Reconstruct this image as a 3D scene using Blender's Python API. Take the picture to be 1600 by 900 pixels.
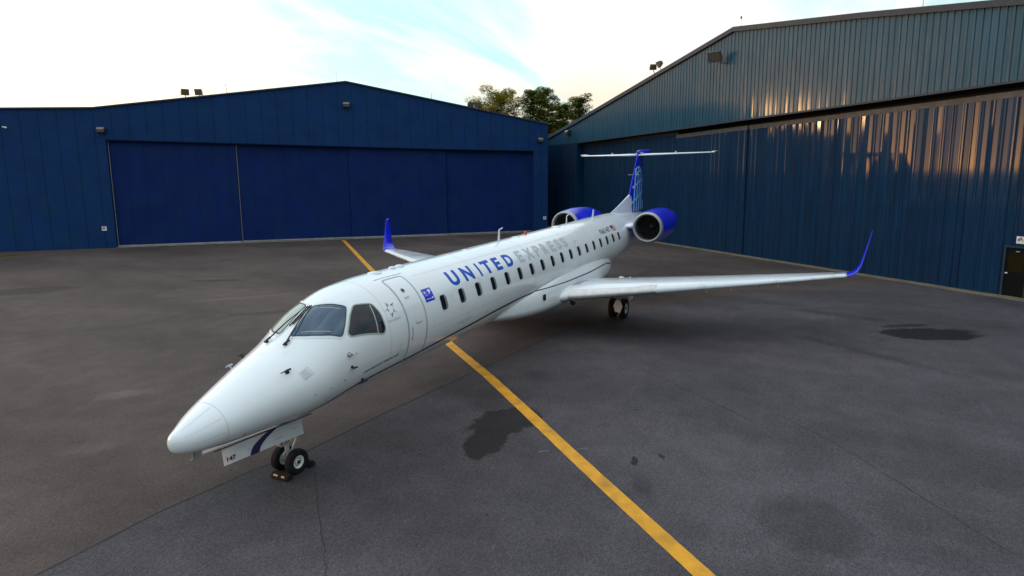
import bpy, bmesh, math, random
import numpy as np
from mathutils import Vector, Matrix
R = math.radians
scene = bpy.context.scene
for o in list(bpy.data.objects):
    bpy.data.objects.remove(o)
col = scene.collection
random.seed(7)
rng = np.random.default_rng(11)

# ------------------------------------------------------------------ camera
CAM = Vector((-5.4109, -8.9377, 5.7308))
yaw, pit, roll = 0.478416, 0.145340, -0.008653
fw = Vector((math.cos(yaw)*math.cos(pit), math.sin(yaw)*math.cos(pit), -math.sin(pit)))
rr = fw.cross(Vector((0, 0, 1))).normalized()
uu = rr.cross(fw)
r2 = rr*math.cos(roll) + uu*math.sin(roll)
u2 = -rr*math.sin(roll) + uu*math.cos(roll)
cd = bpy.data.cameras.new('camera')
cam = bpy.data.objects.new('camera', cd)
col.objects.link(cam)
cam.matrix_world = Matrix(((r2.x, u2.x, -fw.x, CAM.x), (r2.y, u2.y, -fw.y, CAM.y), (r2.z, u2.z, -fw.z, CAM.z), (0, 0, 0, 1)))
cd.sensor_width = 36
cd.lens = 928.416/1600*36
cd.shift_y = -44.977/1600
cd.clip_start = 0.1
cd.clip_end = 3000
scene.camera = cam

# ------------------------------------------------------------------ world and sun
SUN_AZ, SUN_EL = R(103), R(4.5)
sdir = Vector((math.cos(SUN_AZ)*math.cos(SUN_EL), math.sin(SUN_AZ)*math.cos(SUN_EL), math.sin(SUN_EL)))
world = bpy.data.worlds.new('World')
scene.world = world
world.use_nodes = True
nt = world.node_tree
nt.nodes.clear()
N = nt.nodes.new
L = nt.links.new


def wmath(op, a, b=None, c=None):
    n = N('ShaderNodeMath')
    n.operation = op
    for i, v in enumerate((a, b, c)):
        if v is None:
            continue
        if isinstance(v, (int, float)):
            n.inputs[i].default_value = v
        else:
            L(v, n.inputs[i])
    return n.outputs[0]


def wmix(f, a, b):
    n = N('ShaderNodeMix')
    n.data_type = 'RGBA'
    for s, v in ((n.inputs[0], f), (n.inputs[6], a), (n.inputs[7], b)):
        if isinstance(v, (int, float)):
            s.default_value = v
        elif isinstance(v, tuple):
            s.default_value = (*v, 1)
        else:
            L(v, s)
    return n.outputs[2]


def wramp(v, stops):
    n = N('ShaderNodeValToRGB')
    L(v, n.inputs[0])
    el = n.color_ramp.elements
    while len(el) < len(stops):
        el.new(0.5)
    for e, (p, c) in zip(el, stops):
        e.position = p
        e.color = (*c, 1) if isinstance(c, tuple) else (c, c, c, 1)
    return n.outputs[0]


sky = N('ShaderNodeTexSky')
sky.sky_type = 'NISHITA'
sky.sun_disc = False
sky.sun_elevation = SUN_EL
sky.sun_rotation = math.pi/2 - SUN_AZ
sky.air_density = 1.2
sky.dust_density = 0.6
sky.ozone_density = 1.5
tc = N('ShaderNodeTexCoord')
sep = N('ShaderNodeSeparateXYZ')
L(tc.outputs['Generated'], sep.inputs[0])
X, Y, Z = sep.outputs
zc = wmath('MAXIMUM', Z, 0.0)
den = wmath('ADD', zc, 0.16)
comb = N('ShaderNodeCombineXYZ')
L(wmath('DIVIDE', X, den), comb.inputs[0])
L(wmath('DIVIDE', Y, den), comb.inputs[1])
mp = N('ShaderNodeMapping')
L(comb.outputs[0], mp.inputs[0])
mp.inputs['Rotation'].default_value = (0, 0, R(-62))
mp.inputs['Scale'].default_value = (0.42, 1.5, 1)
mp.inputs['Location'].default_value = (10.2, 2.2, 0.0)
n1 = N('ShaderNodeTexNoise')
L(mp.outputs[0], n1.inputs['Vector'])
n1.inputs['Scale'].default_value = 0.9
n1.inputs['Detail'].default_value = 9
n1.inputs['Roughness'].default_value = 0.58
n1.inputs['Distortion'].default_value = 0.5
# angle to the sun
dot = N('ShaderNodeVectorMath')
dot.operation = 'DOT_PRODUCT'
nrm = N('ShaderNodeVectorMath')
nrm.operation = 'NORMALIZE'
L(tc.outputs['Generated'], nrm.inputs[0])
L(nrm.outputs[0], dot.inputs[0])
dot.inputs[1].default_value = sdir
cosa = wmath('MAXIMUM', dot.outputs['Value'], 0.0)
# cover: cloudier toward the sun and near the horizon
cov = wmath('ADD', n1.outputs['Fac'], wmath('MULTIPLY', wmath('POWER', cosa, 1.5), 0.16))
cov = wmath('ADD', cov, wmath('MULTIPLY', wmath('SUBTRACT', 0.30, zc), 0.12))
cov = wmath('ADD', cov, wmath('MULTIPLY', wmath('MAXIMUM', wmath('SUBTRACT', zc, 0.42), 0.0), 0.35))
mask = wramp(cov, [(0.425, 0.0), (0.60, 1.0)])
blue = wmix(0.1, (0.34, 0.60, 0.67), sky.outputs[0])
cloud = wramp(zc, [(0.0, (0.85, 0.56, 0.32)), (0.045, (0.80, 0.66, 0.44)), (0.12, (0.78, 0.71, 0.56)), (0.18, (0.86, 0.85, 0.80)), (0.30, (0.87, 0.93, 0.98))])
n2 = N('ShaderNodeTexNoise')
L(mp.outputs[0], n2.inputs['Vector'])
n2.inputs['Scale'].default_value = 2.3
n2.inputs['Detail'].default_value = 6
shade = wramp(n2.outputs['Fac'], [(0.36, (0.74, 0.78, 0.86)), (0.56, (1.0, 1.0, 1.0))])
mul = N('ShaderNodeMix')
mul.data_type = 'RGBA'
mul.blend_type = 'MULTIPLY'
mul.inputs[0].default_value = 0.45
L(cloud, mul.inputs[6])
L(shade, mul.inputs[7])
skyc = wmix(mask, blue, mul.outputs[2])
# sunset glow hugging the horizon round the sun
glow = wmath('MULTIPLY', wmath('POWER', cosa, 60.0), wmath('POWER', 2.718, wmath('MULTIPLY', zc, -17.0)))
gl = N('ShaderNodeMix')
gl.data_type = 'RGBA'
gl.blend_type = 'ADD'
gl.clamp_result = False
L(glow, gl.inputs[0])
L(skyc, gl.inputs[6])
gl.inputs[7].default_value = (19.0, 8.4, 1.6, 1)
# the half of the sky away from the sunset is dimmer
back = wmath('MULTIPLY_ADD', dot.outputs['Value'], 0.26, 0.82)
# unseen low sky behind the viewer, dimmed to deepen shade under the jet
dotb = N('ShaderNodeVectorMath')
dotb.operation = 'DOT_PRODUCT'
L(nrm.outputs[0], dotb.inputs[0])
dotb.inputs[1].default_value = (math.cos(R(225)), math.sin(R(225)), 0)
mrb = N('ShaderNodeMapRange')
mrb.interpolation_type = 'SMOOTHSTEP'
L(dotb.outputs['Value'], mrb.inputs[0])
mrb.inputs[1].default_value = -0.45
mrb.inputs[2].default_value = 0.35
mrz = N('ShaderNodeMapRange')
mrz.interpolation_type = 'SMOOTHSTEP'
L(Z, mrz.inputs[0])
mrz.inputs[1].default_value = 0.04
mrz.inputs[2].default_value = 0.50
mrz.inputs[3].default_value = 0.58
mrz.inputs[4].default_value = 0.0
back = wmath('ADD', back, wmath('MULTIPLY', wmath('POWER', cosa, 4.0), 0.30))
back = wmath('MULTIPLY', back, wmath('SUBTRACT', 1.0, wmath('MULTIPLY', mrb.outputs[0], mrz.outputs[0])))
fin_ = N('ShaderNodeVectorMath')
fin_.operation = 'SCALE'
L(gl.outputs[2], fin_.inputs[0])
L(back, fin_.inputs['Scale'])
below = wmix(wmath('GREATER_THAN', Z, -0.003), (0.05, 0.05, 0.05), fin_.outputs[0])
bg = N('ShaderNodeBackground')
L(below, bg.inputs[0])
bg.inputs[1].default_value = 1.68
wo = N('ShaderNodeOutputWorld')
L(bg.outputs[0], wo.inputs[0])

sl = bpy.data.lights.new('sun', 'SUN')
sl.energy = 0.4
sl.angle = R(3.0)
sl.color = (1.0, 0.54, 0.20)
sun = bpy.data.objects.new('sun', sl)
col.objects.link(sun)
sun.location = (0, 60, 40)
sun.rotation_euler = sdir.to_track_quat('Z', 'Y').to_euler()

scene.view_settings.view_transform = 'Standard'
scene.view_settings.look = 'None'
scene.view_settings.exposure = 0.0
scene.view_settings.gamma = 1.0
scene.render.engine = 'CYCLES'

# ------------------------------------------------------------------ materials
def mat(name, color, rough=0.5, metal=0.0, coat=0.0, spec=0.5, var=0.0, vscale=3.0, bump=0.0, bscale=20.0,
        stretch=(1, 1, 1), crough=0.06, emit=None, dirt_or_sheen=None, dscale=1.5, dlim=(0.55, 0.75), rvar=0.0, transmission=0.0):
    m = bpy.data.materials.new(name)
    m.use_nodes = True
    t = m.node_tree
    b = t.nodes['Principled BSDF']
    b.inputs['Base Color'].default_value = (*color, 1)
    b.inputs['Roughness'].default_value = rough
    b.inputs['Metallic'].default_value = metal
    b.inputs['Coat Weight'].default_value = coat
    b.inputs['Coat Roughness'].default_value = crough
    b.inputs['Specular IOR Level'].default_value = spec
    if transmission:
        b.inputs['Transmission Weight'].default_value = transmission
    if emit:
        b.inputs['Emission Color'].default_value = (*emit[0], 1)
        b.inputs['Emission Strength'].default_value = emit[1]
    c = t.nodes.new('ShaderNodeTexCoord')
    mpp = t.nodes.new('ShaderNodeMapping')
    t.links.new(c.outputs['Object'], mpp.inputs[0])
    mpp.inputs['Scale'].default_value = stretch

    def noise(sc, det=6):
        n = t.nodes.new('ShaderNodeTexNoise')
        t.links.new(mpp.outputs[0], n.inputs['Vector'])
        n.inputs['Scale'].default_value = sc
        n.inputs['Detail'].default_value = det
        return n.outputs['Fac']
    cur = None
    if var:
        rp = t.nodes.new('ShaderNodeValToRGB')
        t.links.new(noise(vscale), rp.inputs[0])
        rp.color_ramp.elements[0].position = 0.3
        rp.color_ramp.elements[1].position = 0.7
        rp.color_ramp.elements[0].color = (*[max(0, x*(1-var)) for x in color], 1)
        rp.color_ramp.elements[1].color = (*[min(1, x*(1+var)) for x in color], 1)
        cur = rp.outputs[0]
    if dirt_or_sheen:
        rp = t.nodes.new('ShaderNodeValToRGB')
        t.links.new(noise(dscale, 8), rp.inputs[0])
        rp.color_ramp.elements[0].position = dlim[0]
        rp.color_ramp.elements[1].position = dlim[1]
        rp.color_ramp.elements[0].color = (0, 0, 0, 1)
        rp.color_ramp.elements[1].color = (1, 1, 1, 1)
        mx = t.nodes.new('ShaderNodeMix')
        mx.data_type = 'RGBA'
        t.links.new(rp.outputs[0], mx.inputs[0])
        if cur:
            t.links.new(cur, mx.inputs[6])
        else:
            mx.inputs[6].default_value = (*color, 1)
        mx.inputs[7].default_value = (*dirt_or_sheen, 1)
        cur = mx.outputs[2]
    if cur:
        t.links.new(cur, b.inputs['Base Color'])
    if rvar:
        mr = t.nodes.new('ShaderNodeMapRange')
        t.links.new(noise(vscale*1.7), mr.inputs[0])
        mr.inputs[1].default_value = 0.3
        mr.inputs[2].default_value = 0.7
        mr.inputs[3].default_value = max(0.02, rough-rvar)
        mr.inputs[4].default_value = rough+rvar
        t.links.new(mr.outputs[0], b.inputs['Roughness'])
    if bump:
        bn = t.nodes.new('ShaderNodeBump')
        bn.inputs['Strength'].default_value = bump
        bn.inputs['Distance'].default_value = 0.02
        t.links.new(noise(bscale), bn.inputs['Height'])
        t.links.new(bn.outputs[0], b.inputs['Normal'])
    return m


M = {}
M['white'] = mat('white_paint', (0.74, 0.77, 0.79), 0.22, coat=0.6, bump=.05, bscale=1.6, var=0.025, vscale=1.2, dirt_or_sheen=(0.55, 0.57, 0.58), dscale=2.2, dlim=(0.62, 0.95), rvar=0.05)
M['white2'] = mat('white_panel_paint', (0.66, 0.69, 0.72), 0.35, var=0.04, vscale=2.0, dirt_or_sheen=(0.42, 0.42, 0.41), dscale=3.0, dlim=(0.56, 0.85))
M['blue'] = mat('royal_blue_paint', (0.0015, 0.010, 0.56), 0.28, coat=0.25, var=0.05, spec=.35)
M['lblue'] = mat('light_blue_paint', (0.30, 0.66, 1.0), 0.3, coat=0.4)
M['navy'] = mat('navy_paint', (0.008, 0.008, 0.06), 0.35)
M['tblue'] = mat('lettering_blue', (0.002, 0.072, 0.46), 0.4, spec=.2)
M['tgrey'] = mat('lettering_grey', (0.45, 0.48, 0.51), 0.35)
M['tdark'] = mat('lettering_dark', (0.02, 0.035, 0.09), 0.5)
M['tfaint'] = mat('lettering_faint', (0.36, 0.40, 0.45), 0.5)
M['seam'] = mat('panel_seam', (0.34, 0.37, 0.40), 0.5)
M['red'] = mat('red_paint', (0.40, 0.02, 0.03), 0.4)
M['alu'] = mat('bare_aluminium', (0.58, 0.57, 0.56), 0.30, metal=0.6, var=0.08, vscale=4, dirt_or_sheen=(0.48, 0.43, 0.39), dscale=1.6, dlim=(0.45, 0.75), rvar=0.08)
M['lip'] = mat('inlet_lip_metal', (0.36, 0.36, 0.38), 0.40, metal=0.6, var=0.06)
M['steel'] = mat('steel', (0.45, 0.45, 0.44), 0.35, metal=0.8, var=0.1)
M['gearp'] = mat('gear_grey_paint', (0.50, 0.50, 0.47), 0.45, var=0.15, vscale=9, dirt_or_sheen=(0.10, 0.09, 0.08), dscale=9, dlim=(0.5, 0.75))
M['black'] = mat('matt_black', (0.012, 0.012, 0.013), 0.6)
M['rubber'] = mat('tyre_rubber', (0.008, 0.008, 0.009), 0.85, spec=.25, var=0.3, vscale=12, bump=0.3, bscale=60)
M['rim'] = mat('white_rim', (0.62, 0.62, 0.60), 0.4, var=0.1, vscale=15)
M['glass'] = mat('cockpit_glass', (0.004, 0.035, 0.090), 0.05, spec=0.6, coat=0.3, bump=0.02, bscale=5, stretch=(.5, 6, 1.5), dirt_or_sheen=(0.04, 0.10, 0.15), dscale=1.3, dlim=(0.46, 0.66))  # pale streaks paint sky reflections into the glass colour
M['paleglass'] = mat('pale_sky_glare_glass', (0.27, 0.33, 0.27), 0.08, spec=0.6, var=.15, vscale=2, stretch=(1, 5, 1))  # pale base colour paints in the bright sky reflected on this pane
M['sideglass'] = mat('side_glass', (0.012, 0.012, 0.02), 0.05, spec=0.45, var=0.9, vscale=3)
M['pane'] = mat('cabin_pane', (0.006, 0.009, 0.014), 0.12, spec=0.4, rvar=0.05)
M['reveal'] = mat('window_reveal', (0.17, 0.175, 0.18), 0.5)
M['gasket'] = mat('window_gasket', (0.30, 0.36, 0.30), 0.5)
M['dkgasket'] = mat('dark_gasket', (0.02, 0.02, 0.022), 0.5)
M['duct'] = mat('inlet_duct', (0.07, 0.07, 0.072), 0.4, metal=0.3)
M['fan'] = mat('fan_metal', (0.22, 0.22, 0.23), 0.35, metal=0.8)
M['yellow'] = mat('yellow_plastic', (0.62, 0.30, 0.01), 0.5)
M['orange'] = mat('reflective_orange', (0.62, 0.25, 0.02), 0.35)
M['beacon'] = mat('red_beacon', (0.55, 0.01, 0.02), 0.2, coat=0.5)
# left hangar
M['lh'] = mat('blue_wall_paint', (0.0050, 0.034, 0.130), 0.7, var=0.16, vscale=0.5, spec=0.15, bump=0.06, bscale=6, dirt_or_sheen=(0.006, 0.042, 0.115), dscale=0.8, dlim=(0.45, 0.7))
M['lhd'] = mat('blue_door_paint', (0.0022, 0.017, 0.110), 0.65, var=0.14, vscale=0.6, spec=0.15, bump=0.06, bscale=5, dirt_or_sheen=(0.003, 0.024, 0.10), dscale=0.7, dlim=(0.45, 0.7))
M['lhs'] = mat('blue_seam_and_edge_shade', (0.0025, 0.014, 0.050), 0.8, spec=.1)
M['lht'] = mat('roof_trim', (0.030, 0.032, 0.055), 0.5)
M['gstrip'] = mat('galvanised_strip', (0.36, 0.35, 0.32), 0.45, metal=0.4, var=0.25, vscale=3)
# right hangar
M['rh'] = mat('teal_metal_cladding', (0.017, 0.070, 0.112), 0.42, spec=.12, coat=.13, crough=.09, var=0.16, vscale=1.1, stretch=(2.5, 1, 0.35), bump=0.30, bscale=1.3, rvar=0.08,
              dirt_or_sheen=(0.022, 0.056, 0.082), dscale=2.0, dlim=(0.60, 0.85))
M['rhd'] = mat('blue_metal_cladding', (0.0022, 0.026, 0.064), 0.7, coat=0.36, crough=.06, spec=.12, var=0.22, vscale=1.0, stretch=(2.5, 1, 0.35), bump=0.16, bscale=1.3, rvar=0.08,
               dirt_or_sheen=(0.005, 0.022, 0.060), dscale=1.2, dlim=(0.45, 0.7))
M['rht'] = mat('grey_metal_trim', (0.018, 0.032, 0.048), 0.55, metal=0.0, spec=.3, var=0.15)
M['rhr'] = mat('rusty_rail', (0.05, 0.045, 0.04), 0.6, metal=0.0, var=0.4, vscale=3)
M['roofm'] = mat('roof_sheet', (0.022, 0.034, 0.048), 0.6, metal=0.0, var=0.1)
M['dark'] = mat('recess_shade_dark', (0.006, 0.006, 0.008), 0.8)  # near-black colour paints shade into door recesses and the gear bay
M['lamph'] = mat('lamp_housing', (0.035, 0.03, 0.026), 0.5, var=0.2)
M['lamph2'] = mat('weathered_lamp_housing', (0.16, 0.12, 0.08), 0.5, var=0.3, vscale=6)
M['lens'] = mat('lamp_lens', (0.13, 0.13, 0.12), 0.15, var=0.15, vscale=8)
M['signw'] = mat('sign_white', (0.70, 0.70, 0.69), 0.4)
M['signr'] = mat('sign_red', (0.45, 0.02, 0.02), 0.4)
M['signb'] = mat('sign_blue', (0.02, 0.03, 0.30), 0.4)
M['signy'] = mat('sign_yellow', (0.75, 0.42, 0.03), 0.4)
M['doorblack'] = mat('black_door_paint', (0.005, 0.005, 0.006), 0.6, spec=.1)
M['dglass'] = mat('door_glass', (0.02, 0.015, 0.004), 0.15, spec=0.12)
M['conc'] = mat('concrete_kerb', (0.16, 0.125, 0.085), 0.85, var=0.25, vscale=1.5, bump=0.3, bscale=12)
M['bark'] = mat('bark', (0.07, 0.05, 0.035), 0.9, var=0.3, vscale=4)
M['needle'] = mat('pine_needles', (0.050, 0.066, 0.006), 1.0, spec=0, var=0.7, vscale=0.8)
M['olive'] = mat('olive_foliage', (0.145, 0.118, 0.006), 1.0, spec=0, var=0.45, vscale=0.9)
M['russet'] = mat('dry_foliage', (0.24, 0.15, 0.06), 0.7, var=0.5, vscale=1.1)
M['grass'] = mat('dry_grass', (0.13, 0.12, 0.02), 0.9, var=0.5, vscale=5)


def asphalt(name, base, blobs, tint):
    m = bpy.data.materials.new(name)
    m.use_nodes = True
    t = m.node_tree
    b = t.nodes['Principled BSDF']
    c = t.nodes.new('ShaderNodeTexCoord')

    def noise(sc, det=6, rough=0.6, stretch=None, dist=0.0):
        n = t.nodes.new('ShaderNodeTexNoise')
        src = c.outputs['Object']
        if stretch:
            mp_ = t.nodes.new('ShaderNodeMapping')
            mp_.inputs['Rotation'].default_value = (0, 0, stretch[2])
            mp_.inputs['Scale'].default_value = (stretch[0], stretch[1], 1)
            t.links.new(src, mp_.inputs[0])
            src = mp_.outputs[0]
        t.links.new(src, n.inputs['Vector'])
        n.inputs['Scale'].default_value = sc
        n.inputs['Detail'].default_value = det
        n.inputs['Roughness'].default_value = rough
        n.inputs['Distortion'].default_value = dist
        return n.outputs['Fac']

    def mr(v, a, b_, c_, d_):
        n = t.nodes.new('ShaderNodeMapRange')
        n.interpolation_type = 'SMOOTHSTEP'
        t.links.new(v, n.inputs[0])
        for i, x in enumerate((a, b_, c_, d_)):
            n.inputs[i+1].default_value = x
        return n.outputs[0]

    def ma(op, a, b_):
        n = t.nodes.new('ShaderNodeMath')
        n.operation = op
        for i, v in enumerate((a, b_)):
            if isinstance(v, (int, float)):
                n.inputs[i].default_value = v
            else:
                t.links.new(v, n.inputs[i])
        return n.outputs[0]
    f = mr(noise(0.22, 5, 0.6, (1, 0.55, 0.6), 0.4), 0.3, 0.7, 0.74, 1.28)
    f = ma('MULTIPLY', f, mr(noise(1.3, 6, 0.65), 0.3, 0.7, 0.88, 1.12))
    f = ma('MULTIPLY', f, mr(noise(0.6, 8, 0.7, (0.25, 2.2, -0.75)), 0.56, 0.74, 1.0, 1.22))
    f = ma('MULTIPLY', f, mr(noise(14, 4, 0.7), 0.3, 0.7, 0.82, 1.18))
    f = ma('MULTIPLY', f, mr(noise(30, 3, 0.8), 0.3, 0.7, 0.72, 1.28))
    f = ma('MULTIPLY', f, mr(noise(70, 2, 0.8), 0.25, 0.75, 0.42, 1.58))
    # pale aggregate flecks
    vor = t.nodes.new('ShaderNodeTexVoronoi')
    t.links.new(c.outputs['Object'], vor.inputs['Vector'])
    vor.inputs['Scale'].default_value = 26
    fl = ma('MULTIPLY', mr(vor.outputs['Distance'], 0.10, 0.02, 0.0, 1.0), mr(noise(9, 3), 0.52, 0.66, 0.0, 1.0))
    sepx = t.nodes.new('ShaderNodeSeparateXYZ')
    t.links.new(c.outputs['Object'], sepx.inputs[0])
    edge = noise(1.6, 7, 0.7)
    edge2 = noise(7, 4, 0.7)
    rough = None
    wet = None
    for (cx, cy, rx, ry, ang, dark, soft, amp) in blobs:
        dx = ma('SUBTRACT', sepx.outputs[0], cx)
        dy = ma('SUBTRACT', sepx.outputs[1], cy)
        ca, sa = math.cos(ang), math.sin(ang)
        u = ma('DIVIDE', ma('ADD', ma('MULTIPLY', dx, ca), ma('MULTIPLY', dy, sa)), rx)
        v = ma('DIVIDE', ma('SUBTRACT', ma('MULTIPLY', dy, ca), ma('MULTIPLY', dx, sa)), ry)
        d = ma('SQRT', ma('ADD', ma('MULTIPLY', u, u), ma('MULTIPLY', v, v)), 0)
        d = ma('ADD', d, ma('MULTIPLY', ma('SUBTRACT', edge, 0.5), amp))
        d = ma('ADD', d, ma('MULTIPLY', ma('SUBTRACT', edge2, 0.5), amp*(0.3 if rx > .3 else 1.6)))
        k = mr(d, 1-soft, 1+soft, dark, 1.0)
        if dark < 1:
            wet = k if wet is None else ma('MINIMUM', wet, k)
        else:
            f = ma('MULTIPLY', f, k)
    if wet is not None:
        f = ma('MULTIPLY', f, wet)
    vs_ = t.nodes.new('ShaderNodeTexVoronoi')
    t.links.new(c.outputs['Object'], vs_.inputs['Vector'])
    vs_.inputs['Scale'].default_value = 1.1
    spot = ma('ADD', mr(vs_.outputs['Distance'], 0.030, 0.045, 0.35, 1.0), mr(noise(0.7, 2), 0.50, 0.44, 0.0, 1.0))
    f = ma('MULTIPLY', f, ma('MINIMUM', spot, 1.0))
    colr = t.nodes.new('ShaderNodeMix')
    colr.data_type = 'RGBA'
    t.links.new(noise(0.35, 4), colr.inputs[0])
    colr.inputs[6].default_value = (*base, 1)
    colr.inputs[7].default_value = (*tint, 1)
    sc = t.nodes.new('ShaderNodeVectorMath')
    sc.operation = 'SCALE'
    t.links.new(colr.outputs[2], sc.inputs[0])
    t.links.new(f, sc.inputs['Scale'])
    mx = t.nodes.new('ShaderNodeMix')
    mx.data_type = 'RGBA'
    t.links.new(fl, mx.inputs[0])
    t.links.new(sc.outputs[0], mx.inputs[6])
    mx.inputs[7].default_value = (0.16, 0.155, 0.15, 1)
    t.links.new(mx.outputs[2], b.inputs['Base Color'])
    b.inputs['Roughness'].default_value = 0.85
    b.inputs['Specular IOR Level'].default_value = 0.25
    bn = t.nodes.new('ShaderNodeBump')
    bn.inputs['Strength'].default_value = 0.5
    bn.inputs['Distance'].default_value = 0.01
    t.links.new(noise(60, 4, 0.8), bn.inputs['Height'])
    t.links.new(bn.outputs[0], b.inputs['Normal'])
    return m


# blobs: x, y, rx, ry, angle, darkness, softness, edge noise
BL_NEW = [(6.15, -2.72, 1.05, 0.62, -0.35, 0.30, 0.09, 1.3), (5.15, -2.80, 0.95, 0.42, 0.25, 0.30, 0.09, 1.2),
          (7.3, -1.9, 0.75, 0.7, 0.3, 0.75, 0.5, 1.2), (9.3, -2.2, 0.5, 0.35, 0.3, 0.80, 0.5, 1.2),
          (19.2, -12.6, 1.65, 0.80, -1.15, 0.14, 0.10, .9), (20.0, -13.5, 0.75, 0.35, -1.0, 0.42, 0.3, 1.2), (20.2, -12.0, 0.95, 0.2, -0.95, 0.36, 0.15, 1.0),
          (21.0, -9.9, 0.4, 1.9, -0.2, 0.68, 0.4, 1.5), (15.8, -10.5, 0.28, 2.6, -0.55, 0.70, 0.45, 1.4),
          (4.75, -9.15, 0.85, 0.75, 0.2, 0.66, 0.35, 1.1), (4.7, -6.35, 0.35, 0.16, 0.5, 0.72, 0.5, 1.6),
          (7.0, -4.85, 0.16, 0.12, 0.2, 0.8, 0.4, 1.4), (5.6, -5.95, 0.16, 0.06, 0.4, 0.25, 0.15, 2.6), (6.0, -6.4, 0.12, 0.05, 0.9, 0.3, 0.15, 2.6)]
BL_OLD = [(15.7, 20.0, 0.35, 1.3, 0.5, 0.55, 0.3, 1.6), (9.5, 26.5, 1.0, 2.2, 0.9, 0.55, 0.3, 1.2), (11.3, 11.5, 0.25, 1.2, 0.8, 0.7, 0.4, 1.6),
          (3.2, 7.2, 0.30, 0.7, 0.8, 1.35, 0.5, 1.4), (1.0, 4.6, 0.3, 0.5, 0.8, 1.35, 0.5, 1.4), (13.0, 15.0, 0.25, 2.6, 0.85, 1.25, 0.5, 1.4), (16.0, 24.0, 0.2, 1.6, 0.7, 1.3, 0.5, 1.2)]
M['old'] = asphalt('old_asphalt', (0.064, 0.048, 0.041), BL_OLD, (0.074, 0.057, 0.053))
M['new'] = asphalt('new_asphalt', (0.054, 0.049, 0.056), BL_NEW, (0.067, 0.058, 0.063))
M['crack'] = mat('crack', (0.016, 0.015, 0.015), 0.9)
M['line'] = mat('yellow_line_paint', (0.60, 0.275, 0.006), 0.7, var=0.20, vscale=2.5, dirt_or_sheen=(0.30, 0.14, 0.015), dscale=2.2, dlim=(0.52, 0.78), bump=0.3, bscale=60)
M['mark'] = mat('worn_white_mark', (0.11, 0.11, 0.11), 0.8, var=0.3, vscale=20)
M['ground'] = mat('far_ground', (0.06, 0.07, 0.03), 0.95, var=0.4, vscale=0.05)

# ------------------------------------------------------------------ mesh helpers
def link(o, parent=None):
    col.objects.link(o)
    if parent:
        o.parent = parent
    return o


def obj(name, bm, m, parent=None, smooth=False, label=None):
    bmesh.ops.recalc_face_normals(bm, faces=bm.faces[:]) if smooth is not None else None
    me = bpy.data.meshes.new(name)
    bm.to_mesh(me)
    bm.free()
    ms = m if isinstance(m, (list, tuple)) else [m]
    for x in ms:
        me.materials.append(M[x])
    if smooth:
        me.polygons.foreach_set('use_smooth', [True]*len(me.polygons))
        if smooth != 'all':
            try:
                me.set_sharp_from_angle(angle=R(40))
            except Exception:
                pass
    o = bpy.data.objects.new(name, me)
    link(o, parent)
    if label:
        o['label'] = label
    return o


def empty(name, loc=(0, 0, 0), rz=0.0):
    o = bpy.data.objects.new(name, None)
    o.location = loc
    o.rotation_euler = (0, 0, rz)
    o.empty_display_size = 0.2
    return link(o)


def tag(o, label=None, cat=None, group=None, kind=None):
    if label:
        o['label'] = label
    if cat:
        o['category'] = cat
    if group:
        o['group'] = group
    if kind:
        o['kind'] = kind
    return o


def bx(bm, x0, x1, y0, y1, z0, z1, mi=0, bev=0.0):
    vs = [bm.verts.new(p) for p in ((x0, y0, z0), (x1, y0, z0), (x1, y1, z0), (x0, y1, z0), (x0, y0, z1), (x1, y0, z1), (x1, y1, z1), (x0, y1, z1))]
    fs = [bm.faces.new([vs[i] for i in q]) for q in ((3, 2, 1, 0), (4, 5, 6, 7), (0, 1, 5, 4), (1, 2, 6, 5), (2, 3, 7, 6), (3, 0, 4, 7))]
    for f in fs:
        f.material_index = mi
    if bev:
        es = list({e for f in fs for e in f.edges})
        bmesh.ops.bevel(bm, geom=es, offset=bev, segments=2, affect='EDGES')
    return vs


def quad(bm, pts, mi=0):
    f = bm.faces.new([bm.verts.new(p) for p in pts])
    f.material_index = mi
    return f


def loft(bm, rings, closed=True, cap0=True, cap1=True, mi=0):
    rs = [[bm.verts.new(p) for p in r] for r in rings]
    n = len(rs[0])
    for a, b in zip(rs[:-1], rs[1:]):
        for i in range(n if closed else n-1):
            j = (i+1) % n
            f = bm.faces.new((a[i], a[j], b[j], b[i]))
            f.material_index = mi
    if cap0:
        bm.faces.new(rs[0][::-1]).material_index = mi
    if cap1:
        bm.faces.new(rs[-1]).material_index = mi
    return rs


def tube(bm, pts, r, n=10, mi=0):
    pts = [Vector(p) for p in pts]
    rr_ = r if isinstance(r, (list, tuple)) else [r]*len(pts)
    rings = []
    for i, p in enumerate(pts):
        d = (pts[min(i+1, len(pts)-1)] - pts[max(i-1, 0)]).normalized()
        a = d.orthogonal().normalized() if i == 0 else (pa - d*pa.dot(d)).normalized()
        pa = a
        b = d.cross(a)
        rings.append([p + (a*math.cos(2*math.pi*k/n) + b*math.sin(2*math.pi*k/n))*rr_[i] for k in range(n)])
    loft(bm, rings, mi=mi)


def lathe(bm, prof, c, axis='X', n=48, mi=0, cap0=False, cap1=False):
    rings = []
    for a, r in prof:
        ring = []
        for k in range(n):
            t_ = 2*math.pi*k/n
            u, v = r*math.cos(t_), r*math.sin(t_)
            p = (a, u, v) if axis == 'X' else ((u, a, v) if axis == 'Y' else (u, v, a))
            ring.append(Vector(c)+Vector(p))
        rings.append(ring)
    loft(bm, rings, cap0=cap0, cap1=cap1, mi=mi)


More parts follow.
